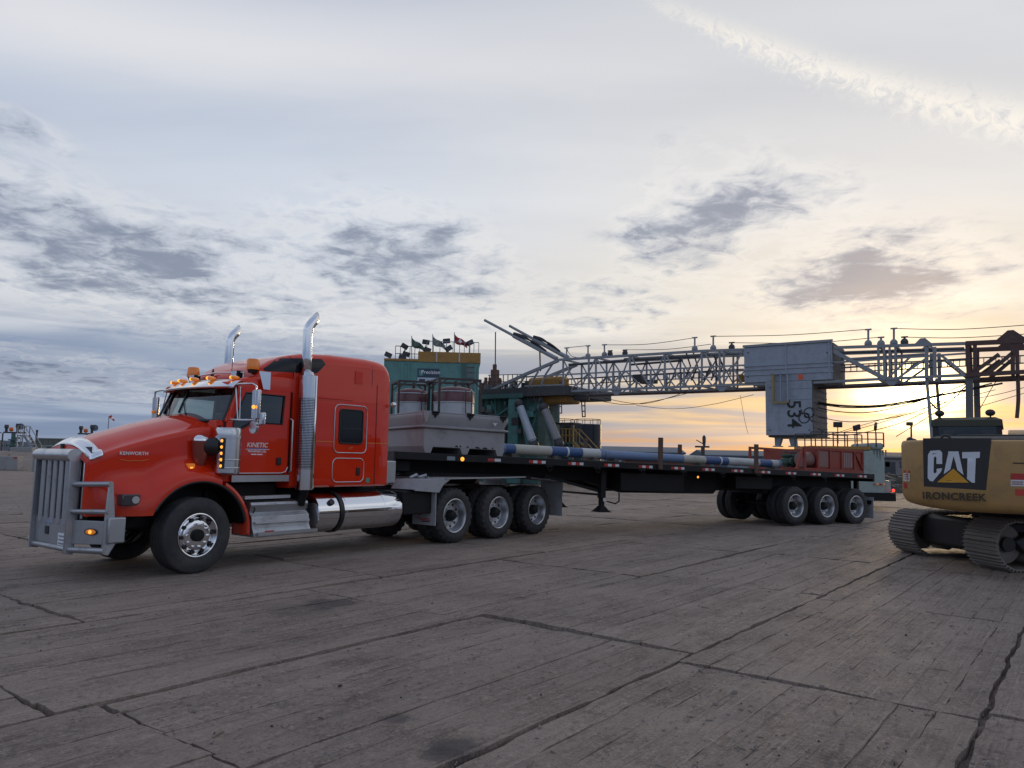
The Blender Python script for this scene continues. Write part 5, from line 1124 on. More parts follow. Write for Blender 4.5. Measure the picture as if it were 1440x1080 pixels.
MB().box(q0.x + .08, q0.x + .35, -.665, -.66, q1.z + .1, q0.z - .1).build('sign_mark', teal, sg)
q2 = dp(617.5, 540, -.64); s2 = MB().box(q0.x, q1.x - .1, -.655, -.6, q2.z, q1.z - .02).build('lower_sign', mat('pale_sign', (.45, .52, .60), .5), DG)
MB().box(q0.x + .1, q0.x + .5, -.66, -.655, q2.z + .12, q1.z - .12).build('sign_mark', mat('navy_sign', (0, 0, 0)), s2); MB().box(q0.x + .6, q1.x - .3, -.66, -.655, q2.z + .16, q2.z + .22).build('sign_mark', MATS['navy_sign'], s2)
for xa, xb, n in ((556, 590, 6), (646, 673, 5), (600, 646, 6)):
    for k in range(n):
        x = xa + (xb - xa) * k / (n - 1); q = dp(x, 500, -.3); b0 = zt_ if xa == 556 else zp; MB().bar((q.x, -.3, b0), (q.x, -.3, b0 + (1.0 if xa == 556 else .75)), .04).build('rail_post', darkst if xa == 556 else mastp, DG)
    for z in ((.5, 1.0) if xa == 556 else (.75,)): MB().bar((dp(xa, 500, -.3).x, -.3, (zt_ if xa == 556 else zp) + z), (dp(xb, 500, -.3).x, -.3, (zt_ if xa == 556 else zp) + z), .045).build('guard_rail', darkst if xa == 556 else mastp, DG)
flagm = [mat('flag_green', (.10, .15, .12), .8), mat('flag_grey', (.26, .28, .27), .8), mat('flag_red', (.42, .03, .03), .8)]
for (x, yt, yb), m in zip(((579, 472.5, 506), (608.5, 470, 500), (639, 467.5, 496)), flagm):
    a, b = dp(x, yb, -.2), dp(x, yt, -.2); MB().cyl(a, b, .03, n=6).build('flag_pole', mastp, DG)
    rows = []
    for i in range(11):
        u = i / 10; w_ = 18 * u; rows.append([dp(x + w_, yt + 2 + u * 14 + v * (12 - 6 * u) / 4 + 1.2 * sin(u * 7), -.2 + .12 * sin(u * 9 + v * .5)) for v in range(5)])
    f = MB().grid(rows).build('flag', m, DG, smooth=80); f.modifiers.new('s', 'SOLIDIFY').thickness = .01
    if m is flagm[2]: q = dp(x + 8, yt + 12, -.35); MB().prism([(q.x - .12, q.z), (q.x, q.z + .16), (q.x + .14, q.z - .05), (q.x + .02, q.z - .16)], 'y', -.34, -.33).build('flag_mark', whiteletter, DG)
lampm = mat('lamp_housing', (.03, .03, .035), .5)
for x, y, r, s in ((546, 499, .4, -.3), (569, 487, .5, -.2), (599, 481, .1, -.2), (601, 492, .3, -.4), (628, 479.5, -.15, -.2), (631, 490, -.6, -.4), (661, 482, -.5, -.2), (566, 502, .2, -.3), (571, 498, .2, .3)):
    q = dp(x, y, s); hb_ = MB().box(-.24, .24, -.08, .08, -.16, .16).build('flood_lamp', lampm, DG, bevel=.03); hb_.location = q; hb_.rotation_euler = (.25, r, .2)
    l = MB().box(-.20, .20, -.09, -.08, -.12, .12).build('lamp_lens', mat('lamp_glass', (.08, .09, .11), .3), hb_)
    MB().cyl(q - Vector((0, -.05, .2)), q - Vector((0, -.05, .75)), .03, n=6).build('lamp_stem', darkst, DG)

# ------------------------------------------------------------------ excavator (house faces away, undercarriage turned)
EF = Frame(9.2, 14.0, 33.3)
EX = empty('excavator', 'yellow crawler excavator with a black logo panel on its counterweight', 'excavator', EF.o, EF.rot)
cat_y = mat('excavator_yellow', (.40, .235, .08), .5, 0, .5, (.20, .14, .085), scale=5.0); cat_k = mat('excavator_black', (.022, .021, .022), .5, 0, .25, (.06, .05, .045)); trk = mat('track_steel', (.22, .20, .185), .6, .2, .7, (.24, .21, .18))
def ex_rear(y): return -2.78 + .16 * abs(y / 1.53) ** 2 + .42 * abs(y / 1.53) ** 8
def epx(px, py, off=0.0):
    x = -2.72
    for _ in range(4):
        d = pix_ray(px, py); o = Vector((0, 0, CAMH)) - EF.o; k = (x - o.dot(EF.r)) / d.dot(EF.r); P = o + d * k; y = P.dot(EF.l); x = ex_rear(max(-1.5, min(1.5, y)))
    return Vector((x - off, y, P.z))
def cw_out(sc, dx=0.0):
    P = []
    for k in range(33):
        y = -1.53 + 3.06 * k / 32; P.append((ex_rear(y) * sc + (1 - sc) * -1.6 + dx, y * (sc * .5 + .5)))
    return P + [(-1.55, 1.53 * (sc * .5 + .5)), (-1.55, -1.53 * (sc * .5 + .5))]
rows = [[(x, y, z + (.10 * abs(y / 1.45) ** 3 if z < 1.25 else 0)) for x, y in cw_out(sc)] for z, sc in ((.98, .86), (1.0, .93), (1.06, .98), (1.14, 1.0), (1.6, 1.0), (2.04, 1.0), (2.10, .985), (2.125, .95))]
cw_ = MB().loft(rows).build('counterweight', cat_y, EX, smooth=40)
def patch(name, poly, m, off, parent=None, sub=1):
    """flat print on the counterweight: polygon in photo pixels, laid on the curved steel"""
    from mathutils.geometry import tessellate_polygon
    pts = []
    n = len(poly)
    for i in range(n):
        a, b = poly[i], poly[(i + 1) % n]; k = max(1, int(math.hypot(b[0] - a[0], b[1] - a[1]) / 6))
        for j in range(k): pts.append((a[0] + (b[0] - a[0]) * j / k, a[1] + (b[1] - a[1]) * j / k))
    tris = tessellate_polygon([[Vector((x, y, 0)) for x, y in pts]]); vs = [epx(x, y, off) for x, y in pts]
    o = MB().add(vs, [tuple(t) for t in tris]).build(name, m, parent or cw_, smooth=60); return o
zx = lambda X, Y: (1230 + X / 4.695, 580 + Y / 4.695)
# black panel as columns so that it follows the curve
rows = []
for i in range(15):
    f = i / 14; xt, xb = 318 + (772 - 318) * f, 325 + (735 - 325) * f; yt, yb = 170, 488 + 25 * f
    rows.append([epx(*zx(xt + (xb - xt) * k / 6, yt + (yb - yt) * k / 6), .004) for k in range(7)])
MB().grid(rows).build('logo_panel', cat_k, cw_, smooth=60)
lw = mat('logo_white', (.62, .65, .70), .5, 0, .2, (.3, .3, .3))
patch('logo_letter', [zx(*p) for p in [(352, 280), (368, 253), (430, 249), (446, 265), (446, 340), (408, 340), (408, 298), (400, 290), (391, 298), (389, 395), (396, 403), (408, 396), (410, 372), (446, 368), (438, 392), (385, 455), (365, 452), (350, 432)]], lw, .008)
patch('logo_letter', [zx(*p) for p in [(456, 408), (488, 257), (553, 257), (587, 413), (546, 380), (534, 330), (521, 288), (508, 340), (500, 376)]], lw, .008)
patch('logo_letter', [zx(*p) for p in [(578, 262), (696, 260), (693, 300), (668, 302), (661, 466), (640, 462), (610, 438), (613, 303), (578, 303)]], lw, .008)
patch('logo_triangle', [zx(*p) for p in [(412, 461), (520, 371), (622, 464)]], mat('logo_yellow', (.62, .30, .02), .5), .010)
c = epx(*zx(520, 556), .006); e1, e2 = epx(*zx(335, 552), .006), epx(*zx(705, 566), .006)
text('owner_lettering', 'IRONCREEK', .155, mat('worn_black_print', (.05, .035, .02), .7), cw_, basis((min(c.x, e1.x, e2.x) - .012, c.y, c.z), (e2 - e1), (0, 0, 1)), .002, .006, 0, 1.08)
for X0, Y0, X1, Y1, m in ((190, 382, 232, 398, rdeco), (190, 400, 232, 452, wdeco), (192, 462, 215, 500, rdeco), (898, 402, 990, 443, rdeco), (898, 444, 990, 486, wdeco), (928, 506, 990, 548, mat('red_oval', (.5, .05, .03), .5))):
    patch('warning_decal', [zx(X0, Y0), zx(X1, Y0 + 2), zx(X1, Y1 + 2), zx(X0, Y1)], m, .005)
for k in range(2): patch('decal_print', [zx(905, 455 + k * 14), zx(980, 457 + k * 14), zx(980, 463 + k * 14), zx(905, 461 + k * 14)], mat('decal_text', (.25, .06, .07), .6), .008)
for k in range(3): patch('decal_print', [zx(196, 408 + k * 14), zx(226, 408 + k * 14), zx(226, 414 + k * 14), zx(196, 414 + k * 14)], MATS['decal_text'], .008)
patch('decal_print', [zx(912, 330), zx(985, 332), zx(985, 340), zx(912, 338)], MATS['worn_black_print'], .005)
# upper structure
for y in (-.95,): MB().tube([(ex_rear(y) - .004, y, 1.12 + .1 * abs(y / 1.53) ** 3), (ex_rear(y) - .004, y, 2.04)], .006, 5).build('casting_seam', cat_k, cw_)
for y in (-.85, .85): MB().ring((-2.35, y, 2.14), .07, .022, 'x', 14, 6).build('lifting_eye', cat_k, EX)
for y in (-1.1, -.4, .4, 1.1): MB().cyl((-2.2, y, 2.10), (-2.2, y, 2.14), .035, n=6).build('bolt_head', cat_k, EX)
MB().tube([(-1.7, -1.1, 2.2), (-1.7, -1.1, 2.32), (-.5, -1.1, 2.32), (-.5, -1.1, 2.2)], .018, 6).build('hood_hand_rail', cat_k, EX)
for k in range(5): MB().box(-1.9 + k * .1, -1.86 + k * .1, -1.0, -.6, 2.20, 2.21).build('vent_slot', black, EX)
MB().box(-1.56, 2.0, -1.42, 1.42, 1.02, 1.30).build('house_frame', cat_y, EX, bevel=.03)
MB().box(-1.55, .2, -1.40, 1.36, 1.30, 2.06).build('engine_house', cat_k, EX, bevel=.05)
MB().loft([[(x, y, z) for x, y in ((-2.3 + q, -1.25 + q), (.1 - q, -1.25 + q), (.1 - q, 1.12 - q), (-2.3 + q, 1.12 - q))] for z, q in ((2.06, 0), (2.15, .02), (2.20, .12))]).build('engine_hood', cat_k, EX, smooth=30)
MB().box(-2.0, -.6, -.5, .7, 2.19, 2.235).build('hood_plate', cat_k, EX, bevel=.02)
MB().cyl((-.2, -1.0, 2.1), (-.2, -1.0, 2.6), .06, n=10).build('exhaust_pipe', cat_k, EX)
MB().tube([(-1.4, 1.46, 2.03), (-1.0, 1.5, 2.2), (.0, 1.5, 2.2)], .02, 6).build('hand_rail', cat_k, EX)
for z in (1.85, 2.14): MB().sphere((-1.9, 1.42, z), .06, 8, 6).build('rear_camera', cat_k, EX)
MB().tube([(-1.9, 1.42, 2.14), (-1.7, 1.3, 2.1)], .03, 6).build('camera_bracket', cat_k, EX)
for x, y in ((.35, .12), (.35, 1.18), (1.1, .12), (1.1, 1.18), (2.0, .12), (1.9, 1.18)): one('bar', (x, y, 1.3), (x, y, 2.50), .09).build('cab_post', cat_k, EX)
cb = MB().loft([[(x, y, z) for x, y in ((.31, .10), (1.95, .10), (1.95, 1.22), (.31, 1.22))] for z in (1.3, 1.76)]).build('cab_base', cat_k, EX, bevel=.03)
MB().loft([[(x, y, z) for x, y in ((.25 + q, .05 + q), (2.05 - q, .05 + q), (2.05 - q, 1.25 - q), (.25 + q, 1.25 - q))] for z, q in ((2.48, 0), (2.60, .01), (2.655, .12))]).build('cab_roof', mat('dark_olive_roof', (.05, .05, .03), .6), EX, smooth=30)
gp = MB(); gp.grid([[(.36, .14, 1.78), (.36, 1.16, 1.78)], [(.36, .14, 2.49), (.36, 1.16, 2.49)]]); gp.build('cab_rear_glass', GLASSD, cb)
gp = MB(); gp.grid([[(.4, 1.18, 1.78), (1.85, 1.18, 1.78)], [(.4, 1.18, 2.49), (1.85, 1.18, 2.49)]]); gp.build('cab_side_glass', GLASSD, cb)
gp = MB(); gp.grid([[(1.98, .16, 1.78), (1.98, 1.14, 1.78)], [(1.98, .16, 2.49), (1.98, 1.14, 2.49)]]); gp.build('cab_front_glass', GLASSD, cb)
MB().box(.5, .7, .4, .9, 1.70, 2.4).build('operator_seat', black, EX, bevel=.05)
for y, z in ((1.1, 2.74), (.25, 2.74)):
    l_ = MB().sphere((.4, y, z), .075, 10, 6, (.7, 1.2, .9)).build('roof_lamp', cat_k, EX); MB().cyl((.4, y, 2.62), (.4, y, 2.74), .015, n=6).build('lamp_stem', cat_k, l_)
bo = [(.5, 1.35), (.9, 1.2), (2.6, 1.95), (3.3, 2.1), (4.2, 1.95), (5.7, 1.3), (5.85, 1.45), (4.3, 2.3), (3.2, 2.52), (2.4, 2.42), (.6, 1.75)]
MB().prism(bo, 'y', -.55, -.02).build('boom', cat_y, EX, bevel=.03)
MB().prism([(5.6, 1.35), (5.95, 1.6), (5.2, .1), (4.9, .12)], 'y', -.45, -.12).build('stick', cat_y, EX, bevel=.02)
MB().prism([(4.6, .1), (5.3, .12), (5.4, -.0), (4.9, -.02), (4.5, .02)], 'y', -.75, .2).build('bucket', cat_k, EX, bevel=.02)
MB().cyl((0, 0, .78), (0, 0, 1.03), .62, n=32).build('slew_ring', cat_k, EX)
# undercarriage
TRr = R_(33.3 - 83.0)
MB().box(-1.2, 1.2, -.85, .85, .22, .80).build('deepened_car_body', cat_k, EX, bevel=.08).rotation_euler = (0, 0, TRr)  # carried below its true clearance to darken the gap between the tracks
shoe = MB(); shoe.box(-.088, .088, -.38, .38, -.012, .012)
for q in (-.07, -.005, .06): shoe.prism([(q - .012, .012), (q + .012, .012), (q + .006, .045), (q - .006, .045)], 'y', -.38, .38)
shoe_o = None; HC, TRD = 1.50, .385
per = 4 * HC + 2 * PI * TRD; NS = 46
for side in (-1, 1):
    yc = side * 1.05
    fr_ = MB().prism([(-HC + .25, .30), (HC - .25, .30), (HC - .1, .48), (HC - .35, .60), (-HC + .35, .60), (-HC + .1, .48)], 'y', yc - .17, yc + .17).build('track', cat_k, EX, bevel=.03); fr_.rotation_euler = (0, 0, TRr); fr_.location = (.42 * cos(TRr), .42 * sin(TRr), 0)
    for x, r in ((-HC, .33), (HC, .33)):
        MB().lathe([(-.09, .05), (-.09, .12), (-.05, .14), (-.05, r - .06), (-.03, r - .02), (-.03, r), (.03, r), (.03, r - .02), (.05, r - .06), (.05, .14), (.09, .12), (.09, .05), (.09, .001)], (x, yc, .425), 'y', 26, ).build('drive_sprocket' if x < 0 else 'idler_wheel', trk, fr_)
        MB().cyl((x, yc - .16, .425), (x, yc + .16, .425), .12, n=14).build('hub', cat_k, fr_)
    for k in range(7): x = -HC + .45 + k * .35; MB().cyl((x, yc - .2, .20), (x, yc + .2, .20), .105, n=12).build('roller', trk, fr_)
    for k in range(NS):
        d = per * k / NS
        if d < 2 * HC: x, z, a = -HC + d, .425 - TRD, PI
        elif d < 2 * HC + PI * TRD: t = (d - 2 * HC) / TRD; x, z, a = HC + TRD * sin(t), .425 - TRD * cos(t), PI - t
        elif d < 4 * HC + PI * TRD: u = d - 2 * HC - PI * TRD; x, z, a = HC - u, .425 + TRD, 0; z -= .03 * sin(PI * u / (2 * HC))
        else: t = (d - 4 * HC - PI * TRD) / TRD; x, z, a = -HC - TRD * sin(t), .425 + TRD * cos(t), -t
        if shoe_o is None: shoe_o = shoe.build('track_shoe', trk, fr_, smooth=0); s_ = shoe_o
        else: s_ = shoe_o.copy(); COL.objects.link(s_); s_.parent = fr_
        s_.location = (x, yc, z); s_.rotation_euler = (0, a, 0)

# ------------------------------------------------------------------ yard behind: silos, tanks, wellheads, blocks, buildings
def face_frame(px, y): P = at_y(px, 640, y); return Vector((P.x, y, 0))
maroon = mat('silo_maroon', (.11, .035, .04), .35, 0, .35, (.2, .18, .18)); silow = mat('silo_white', (.44, .47, .50), .5, 0, .4); brownst = mat('brown_frame_steel', (.05, .032, .03), .6, 0, .4)
for px, yd, wpx, ytop, lab in ((577, 41.0, 47, 546, 'maroon-domed white round tank in a steel frame, beside the red sleeper'), (636.5, 40.0, 57, 543.5, 'maroon-domed white round tank in a steel frame, below the doghouse sign')):
    c = face_frame(px, yd); r = wpx / 2 * yd / FPX; zt = at_y(px, ytop, yd).z; zs = at_y(px, 567, yd).z
    o = empty('round_tank', lab, 'tank', c, R_(20), 'maroon-domed round tanks')
    MB().lathe([(0, r), (zs, r)], n=36, ax='z').build('lower_shell', silow, o, smooth=60)
    MB().lathe([(zs, r + .01), (zt - .32, r + .01), (zt - .14, r * .86), (zt - .04, r * .5), (zt, .001)], n=36, ax='z').build('dome', maroon, o, smooth=60)
    MB().lathe([(0, r + .02), (2.3, r + .02), (2.3, r)], n=36, ax='z').build('dark_sleeve', brownst, o, smooth=60)  # dark sleeve added so the white shell reads dark below the trailer deck
    for q in (zs, zt - .33): MB().ring((0, 0, q), r + .012, .03, 'z', 36, 5).build('hoop', silow, o)
    f = r * 1.02
    for sx in (-1, 1):
        for sy in (-1, 1): MB().bar((sx * f, sy * f, 0), (sx * f, sy * f, zt + .33), .11).build('frame_post', brownst, o)
    for sy in (-1, 1):
        MB().bar((-f, sy * f, zt + .28), (f, sy * f, zt + .28), .10).build('frame_beam', brownst, o); MB().bar((sy * f, -f, zt + .28), (sy * f, f, zt + .28), .10).build('frame_beam', brownst, o)
        MB().bar((-f, sy * f, zt - .1), (-f + .4, sy * f, zt + .26), .06).build('knee_brace', brownst, o); MB().bar((f, sy * f, zt - .1), (f - .4, sy * f, zt + .26), .06).build('knee_brace', brownst, o)
    for y_ in (-f * 1.0 - .08,): 
        for k in range(6): MB().bar((.3, y_, .5 + k * .7), (.62, y_, .5 + k * .7), .035).build('rung', brownst, o)
        for x in (.3, .62): MB().bar((x, y_, 0), (x, y_, zt - .3), .04).build('ladder_rail', brownst, o)
    MB().cyl((.1, .1, zt - .1), (.1, .1, zt + .3), .09, n=10).build('vent', brownst, o)
# dark round tanks
navy = mat('dark_navy_tank', (.010, .013, .022), .5, 0, .2, (.03, .03, .035))
for i, (px, yd, wpx, ytop, lab) in enumerate(((785, 74, 46, 597, 'dark navy cylindrical tank beside the yellow-railed stair'), (826, 72, 38, 597.5, 'dark navy cylindrical tank, outermost of the pair with open sky beside it'))):
    c = face_frame(px, yd); r = wpx / 2 * yd / FPX; zt = at_y(px, ytop, yd).z; o = empty('storage_tank', lab, 'tank', c, group='dark navy storage tanks')
    MB().lathe([(0, r), (zt, r), (zt + .05, r - .1), (zt + .1, .001)], n=32, ax='z').build('shell', navy, o, smooth=50)
    for q in (zt * .33, zt * .66): MB().ring((0, 0, q), r + .01, .03, 'z', 32, 4).build('hoop', navy, o)
    for k in range(10): a = 2 * PI * k / 10; MB().bar((r * .95 * cos(a), r * .95 * sin(a), zt), (r * .95 * cos(a), r * .95 * sin(a), zt + .5), .05).build('rail_post', darkst, o)
    MB().ring((0, 0, zt + .5), r * .95, .03, 'z', 28, 4).build('guard_rail', darkst, o)
    for a in (-1.2, -2.0): MB().bar((r * 1.02 * cos(a), r * 1.02 * sin(a), 0), (r * 1.02 * cos(a), r * 1.02 * sin(a), zt), .09).build('stand_pipe', navy, o)
# service tanker with railings and flood lamps behind the red bin
SV = empty('service_unit', 'pale green-white skid unit with roof railings and three flood lamps behind the red bin', 'machine', face_frame(1185, 30), R_(-6))
svx = lambda px: (px - 1185) / FPX * 30 * 1.11
zz = lambda py: at_y(1185, py, 30).z
pg = mat('pale_green_white', (.30, .36, .33), .5, 0, .4)
MB().box(svx(1150), svx(1236), .0, 2.4, .5, zz(632)).build('body', pg, SV, bevel=.08)
MB().box(svx(1146), svx(1219), -.04, 2.44, zz(632) + .003, zz(627.5)).build('roof_beam', ochre, SV); MB().box(svx(1219), svx(1236), .02, 2.38, zz(632) + .003, zz(622)).build('header_tank', pg, SV, bevel=.1)
for k, px in enumerate((1147, 1160, 1174, 1188, 1203, 1216, 1226, 1235)):
    for y in (0, 2.4): MB().bar((svx(px), y, zz(628)), (svx(px), y, zz(608)), .04).build('rail_post', darkst, SV)
for py in (608, 617):
    for y in (0, 2.4): MB().bar((svx(1147), y, zz(py)), (svx(1235), y, zz(py)), .04).build('guard_rail', yel if py == 617 else darkst, SV)
for px, py, rz in ((1181, 597, 0), (1204, 601, .5), (1227, 599, 1.1)):
    h = MB().box(-.17, .17, -.05, .05, -.11, .11).build('flood_lamp', lampm, SV, bevel=.02); h.location = (svx(px), .1, zz(py)); h.rotation_euler = (.1, rz * -.5, rz)
    MB().bar((svx(px), .12, zz(py) - .1), (svx(px), .12, zz(624)), .03).build('lamp_stem', darkst, SV)
MB().box(svx(1150), svx(1247), -.05, 2.45, .30, .62).build('skid_frame', frameblk, SV)
MB().box(svx(1236), svx(1243), .1, 2.3, .62, 1.1).build('rear_step', pg, SV)
MB().sphere((svx(1244), -.07, .72), .06, 10, 6).build('tail_lamp', redlamp, SV)
for k in range(4): MB().sphere((svx(1222) + k * .12, -.03, .95), .035, 8, 5).build('marker_lamp', amber if k % 2 else rdeco, SV)
for k in range(5): 
    q = MB().prism([(svx(1222) + k * .11, zz(632)), (svx(1222) + k * .11 + .07, zz(632)), (svx(1222) + k * .11 + .035, zz(640) - .1 * (k % 3))], 'y', -.012, .0); q.build('stain_patch', mat('dark_streak', (.10, .12, .11), .7), SV)
# wellheads, stair, blocks and containers at the left edge
conc = mat('concrete', (.30, .30, .30), .9, 0, .5, (.18, .16, .14), bump=.3)
for px, yd, lab, py0, py1 in ((12.5, 66, 'weathered concrete block with a red-marked corner', 641.5, 660.5), (32, 78, 'low concrete block at the foot of the wellhead', 629, 636.5), (57, 64, 'small concrete block standing alone near the metal stair', 644, 658)):
    wpx = {12.5: 32, 32: 30, 57: 14}[px]; c = face_frame(px, yd); hw = wpx / 2 * yd / FPX; z0, z1 = at_y(px, py0, yd).z, at_y(px, py1, yd).z
    o = empty('concrete_block', lab, 'block', (c.x, yd, 0), .05, 'concrete blocks by the wellheads')
    MB().box(-hw, hw, -.4, .4, -.05 if px != 32 else z1 - .6, z0).build('block_body', conc, o, bevel=.05); MB().ring((0, 0, z0 + .02), .12, .025, 'x', 10, 4).build('lifting_eye', darkst, o)
    if px == 12.5: MB().box(hw - .35, hw - .05, -.41, -.399, z0 - .2, z0 - .05).build('red_mark', rdeco, o)
BMK = MB(); rows = []
for i in range(25):
    x = -75 + i * 2.6; h = 1.55 * sst(i, 0, 4) * (1 - sst(i, 14, 22)) + .05 * sin(i * 1.7)
    rows.append([(x, 66 + sin(i) * .4, -.05), (x, 72, h * .6), (x, 77, h), (x, 110, h * 1.02), (x, 140, -.05)])
berm = BMK.grid(rows).build('berm', dirtm, smooth=60); tag(berm, 'low packed dirt rise under the wellheads', kind='structure')
for px, lab in ((17, 'tall wellhead assembly with orange valve beside the metal stair'), (122, 'wellhead assembly without a stair, nearest the windsock')):
    yd = 82; c = face_frame(px, yd); b = 1.5; o = empty('wellhead', lab, 'wellhead', (c.x, yd, b), .2, group='wellheads on the dirt rise'); k = yd / FPX
    MB().lathe([(0, .45), (.2, .45), (.2, .28), (.6, .28), (.62, .5), (.8, .5), (.82, .25), (1.2, .27), (1.22, .48), (1.36, .48), (1.38, .22), (2.0, .22)], ax='z', n=14).build('spool', mat('wellhead_teal', (.05, .12, .12), .5, 0, .4), o)
    MB().box(-1.0, 1.15, -.12, .12, 2.0, 2.16).build('cross_arm', darkst, o)
    for x, h, m in ((-.75, .75, darkst), (.35, 0.9, darkst)): MB().lathe([(2.16, .13), (2.16 + h * .5, .16), (2.16 + h * .6, .24), (2.16 + h, .2), (2.16 + h, .001)], (x, 0, 0), 'z', 10).build('actuator', m, o)
    MB().sphere((-.25, -.05, 2.42), .24, 10, 6).build('orange_valve', mat('valve_orange', (.65, .14, .02), .5), o)
    MB().lathe([(-.05, .001), (-.05, .34), (.05, .34), (.05, .001)], (.62, 0, 2.75), 'y', 16).build('handwheel', mat('wheel_blue_grey', (.10, .13, .17), .5), o)
    for q, z in ((.5, 1.0), (-.5, .7), (.5, 1.5)): MB().cyl((0, 0, z), (q * 1.3, 0, z), .1, n=8).ring((q * 1.45, 0, z), .22, .03, 'x', 12, 4).build('side_valve', MATS['wellhead_teal'], o)
    if px == 17:
        MB().bar((-.9, -.4, -.1), (-.9, -.4, 2.0), .12).build('guard_post', darkst, o); MB().tube([(-1.2, 0, 2.05), (-1.7, 0, 2.0), (-1.75, 0, 0)], .06, 6).build('flow_line', darkst, o)
c = face_frame(34, 80); ST = empty('access_stair', 'grey metal stair with handrails going down from the wellhead', 'stairs', (c.x, 80, 0), 0)
zt0, zb0 = at_y(30, 612, 80).z, .3; x1 = (58 - 34) / FPX * 80
for y in (0, .9):
    MB().bar((-.2, y, zt0), (x1, y, zb0), .08, .22).build('stringer', mastp, ST); MB().bar((-.2, y, zt0 + 1), (x1, y, zb0 + 1), .06).build('hand_rail', mastp, ST)
    for k in range(4): f = k / 3; MB().bar((-.2 + (x1 + .2) * f, y, zt0 + (zb0 - zt0) * f), (-.2 + (x1 + .2) * f, y, zt0 + (zb0 - zt0) * f + 1), .05).build('rail_post', mastp, ST)
    for k in range(3): MB().bar((-.9 + k * .35, y, zt0), (-.9 + k * .35, y, zt0 + 1), .05).build('rail_post', mastp, ST)
    MB().bar((-.9, y, zt0 + 1), (-.2, y, zt0 + 1), .05).build('hand_rail', mastp, ST); MB().bar((-.85, y, zt0 - .1), (-.85, y, 1.0), .1).build('support_leg', mastp, ST)
MB().box(-.95, -.15, 0, .9, zt0 - .08, zt0).build('landing', rust, ST)
for k in range(8): f = (k + .5) / 8; MB().box(-.3 + (x1 + .2) * f, .0 + (x1 + .2) * f, 0, .9, zt0 + (zb0 - zt0) * f - .02, zt0 + (zb0 - zt0) * f + .02).build('tread', mastp, ST)
# open-top containers
cm_ = mat('grey_green_container', (.12, .14, .12), .6, 0, .5)
for px0, px1, yd, py, lab in ((51, 95, 90, 616, 'long grey-green open-top bin beside the metal stair'), (58, 92, 84, 626, 'low pale green flat rack in front of the open-top bin')):
    c = face_frame((px0 + px1) / 2, yd); hw = (px1 - px0) / 2 * yd / FPX; z1 = at_y(px0, py, yd).z; z0 = .9 if yd > 85 else 1.0; o = empty('yard_bin', lab, 'bin', (c.x, yd, 0), group='bins in the yard')
    z0 = .6; MB().box(-hw, hw, 0, 2.2, z0, z1).build('tub', cm_ if yd > 85 else pg, o, bevel=.04); MB().box(-hw - .05, hw + .05, -.06, .02, z1 - .12, z1 + .004).build('rim', cm_ if yd > 85 else pg, o)
    for k in range(7): MB().box(-hw + 2 * hw * k / 6 - .05, -hw + 2 * hw * k / 6 + .05, -.05, .0, z0, z1 - .12).build('rib', cm_ if yd > 85 else pg, o)
c = face_frame(49.5, 92); o = empty('vent_post', 'short black vent post above the open-top bin', 'post', (c.x, 92, 0)); MB().cyl((0, 0, 0), (0, 0, at_y(50, 605, 92).z), .11, n=10).build('pipe', darkst, o); MB().cyl((0, 0, at_y(50, 607, 92).z), (0, 0, at_y(50, 604.5, 92).z), .14, n=10).build('cap', darkst, o)
c = face_frame(149.5, 120); o = empty('windsock', 'red and white windsock on a thin pole', 'windsock', (c.x, 120, 0)); zt = at_y(150, 585, 120).z
MB().cyl((0, 0, 0), (0, 0, zt), .07, n=8).build('pole', mastp, o)
for k in range(3):
    a, b = Vector((.2 + k * .22, 0, zt - .0 - k * .22)), Vector((.2 + (k + 1) * .22, 0, zt - .0 - (k + 1) * .24)); MB().tube([a, b], [.25 - k * .05, .22 - k * .05], 10).build('sock_band', mat('windsock_red', (.6, .06, .03), .7) if k % 2 == 0 else whiteletter, o)
# far mirror-side frame seen beyond the truck (small yard sign cage)
c = face_frame(219, 100); o = empty('pipe_cage', 'small cage of thin dark bars standing alone in the yard', 'rack', (c.x, 100, 0)); 
z0, z1 = at_y(219, 592, 100).z, at_y(219, 583, 100).z
for x in (-.5, 0, .5): MB().bar((x, 0, 0 if x else z0), (x, 0, z1), .06).build('upright', darkst, o)
for z in (z0, z1): MB().bar((-.5, 0, z), (.5, 0, z), .06).build('rail', darkst, o)
# distant sheds
bl = mat('blue_shed_roof', (.05, .08, .12), .6, 0, .3); wl_ = mat('pale_shed_wall', (.22, .26, .30), .7, 0, .3); rdk = mat('dull_red_shed', (.16, .05, .03), .7, 0, .4); dkb = mat('dark_shed', (.05, .055, .065), .7, 0, .3)
def shed(px0, px1, pyt, yd, roof, wall, lab, dp=12, nwin=5, pyb=None):
    a, b = at_y(px0, pyt, yd), at_y(px1, pyt, yd); w_ = b.x - a.x; h = (a.z + b.z) / 2; o = empty('shed', lab, 'building', (a.x, yd, 0), group='sheds across the yard')
    MB().box(0, w_, 0, dp, -.5, h * .72).build('wall', wall, o)
    MB().prism([(-.3, h * .68), (dp + .3, h * .68), (dp + .3, h * .75), (dp * .5, h), (-.3, h * .75)], 'x', -.3, w_ + .3).build('roof', roof, o)
    for k in range(nwin):
        x = w_ * (k + .35) / nwin; f = MB().box(x, x + w_ / nwin * .35, -.08, .0, h * .3, h * .58).build('window', dkb if wall is not dkb else wl_, o)
        MB().box(x + .1, x + w_ / nwin * .35 - .1, -.1, -.08, h * .34, h * .54).build('pane', mat('far_pane', (.10, .13, .17), .2), f)
    MB().box(w_ * .1, w_ * .1 + h * .5, -.1, .02, 0, h * .55).build('door', roof, o)
shed(842, 962, 627.5, 150, bl, wl_, 'long blue-roofed shed to the right of the navy tanks')
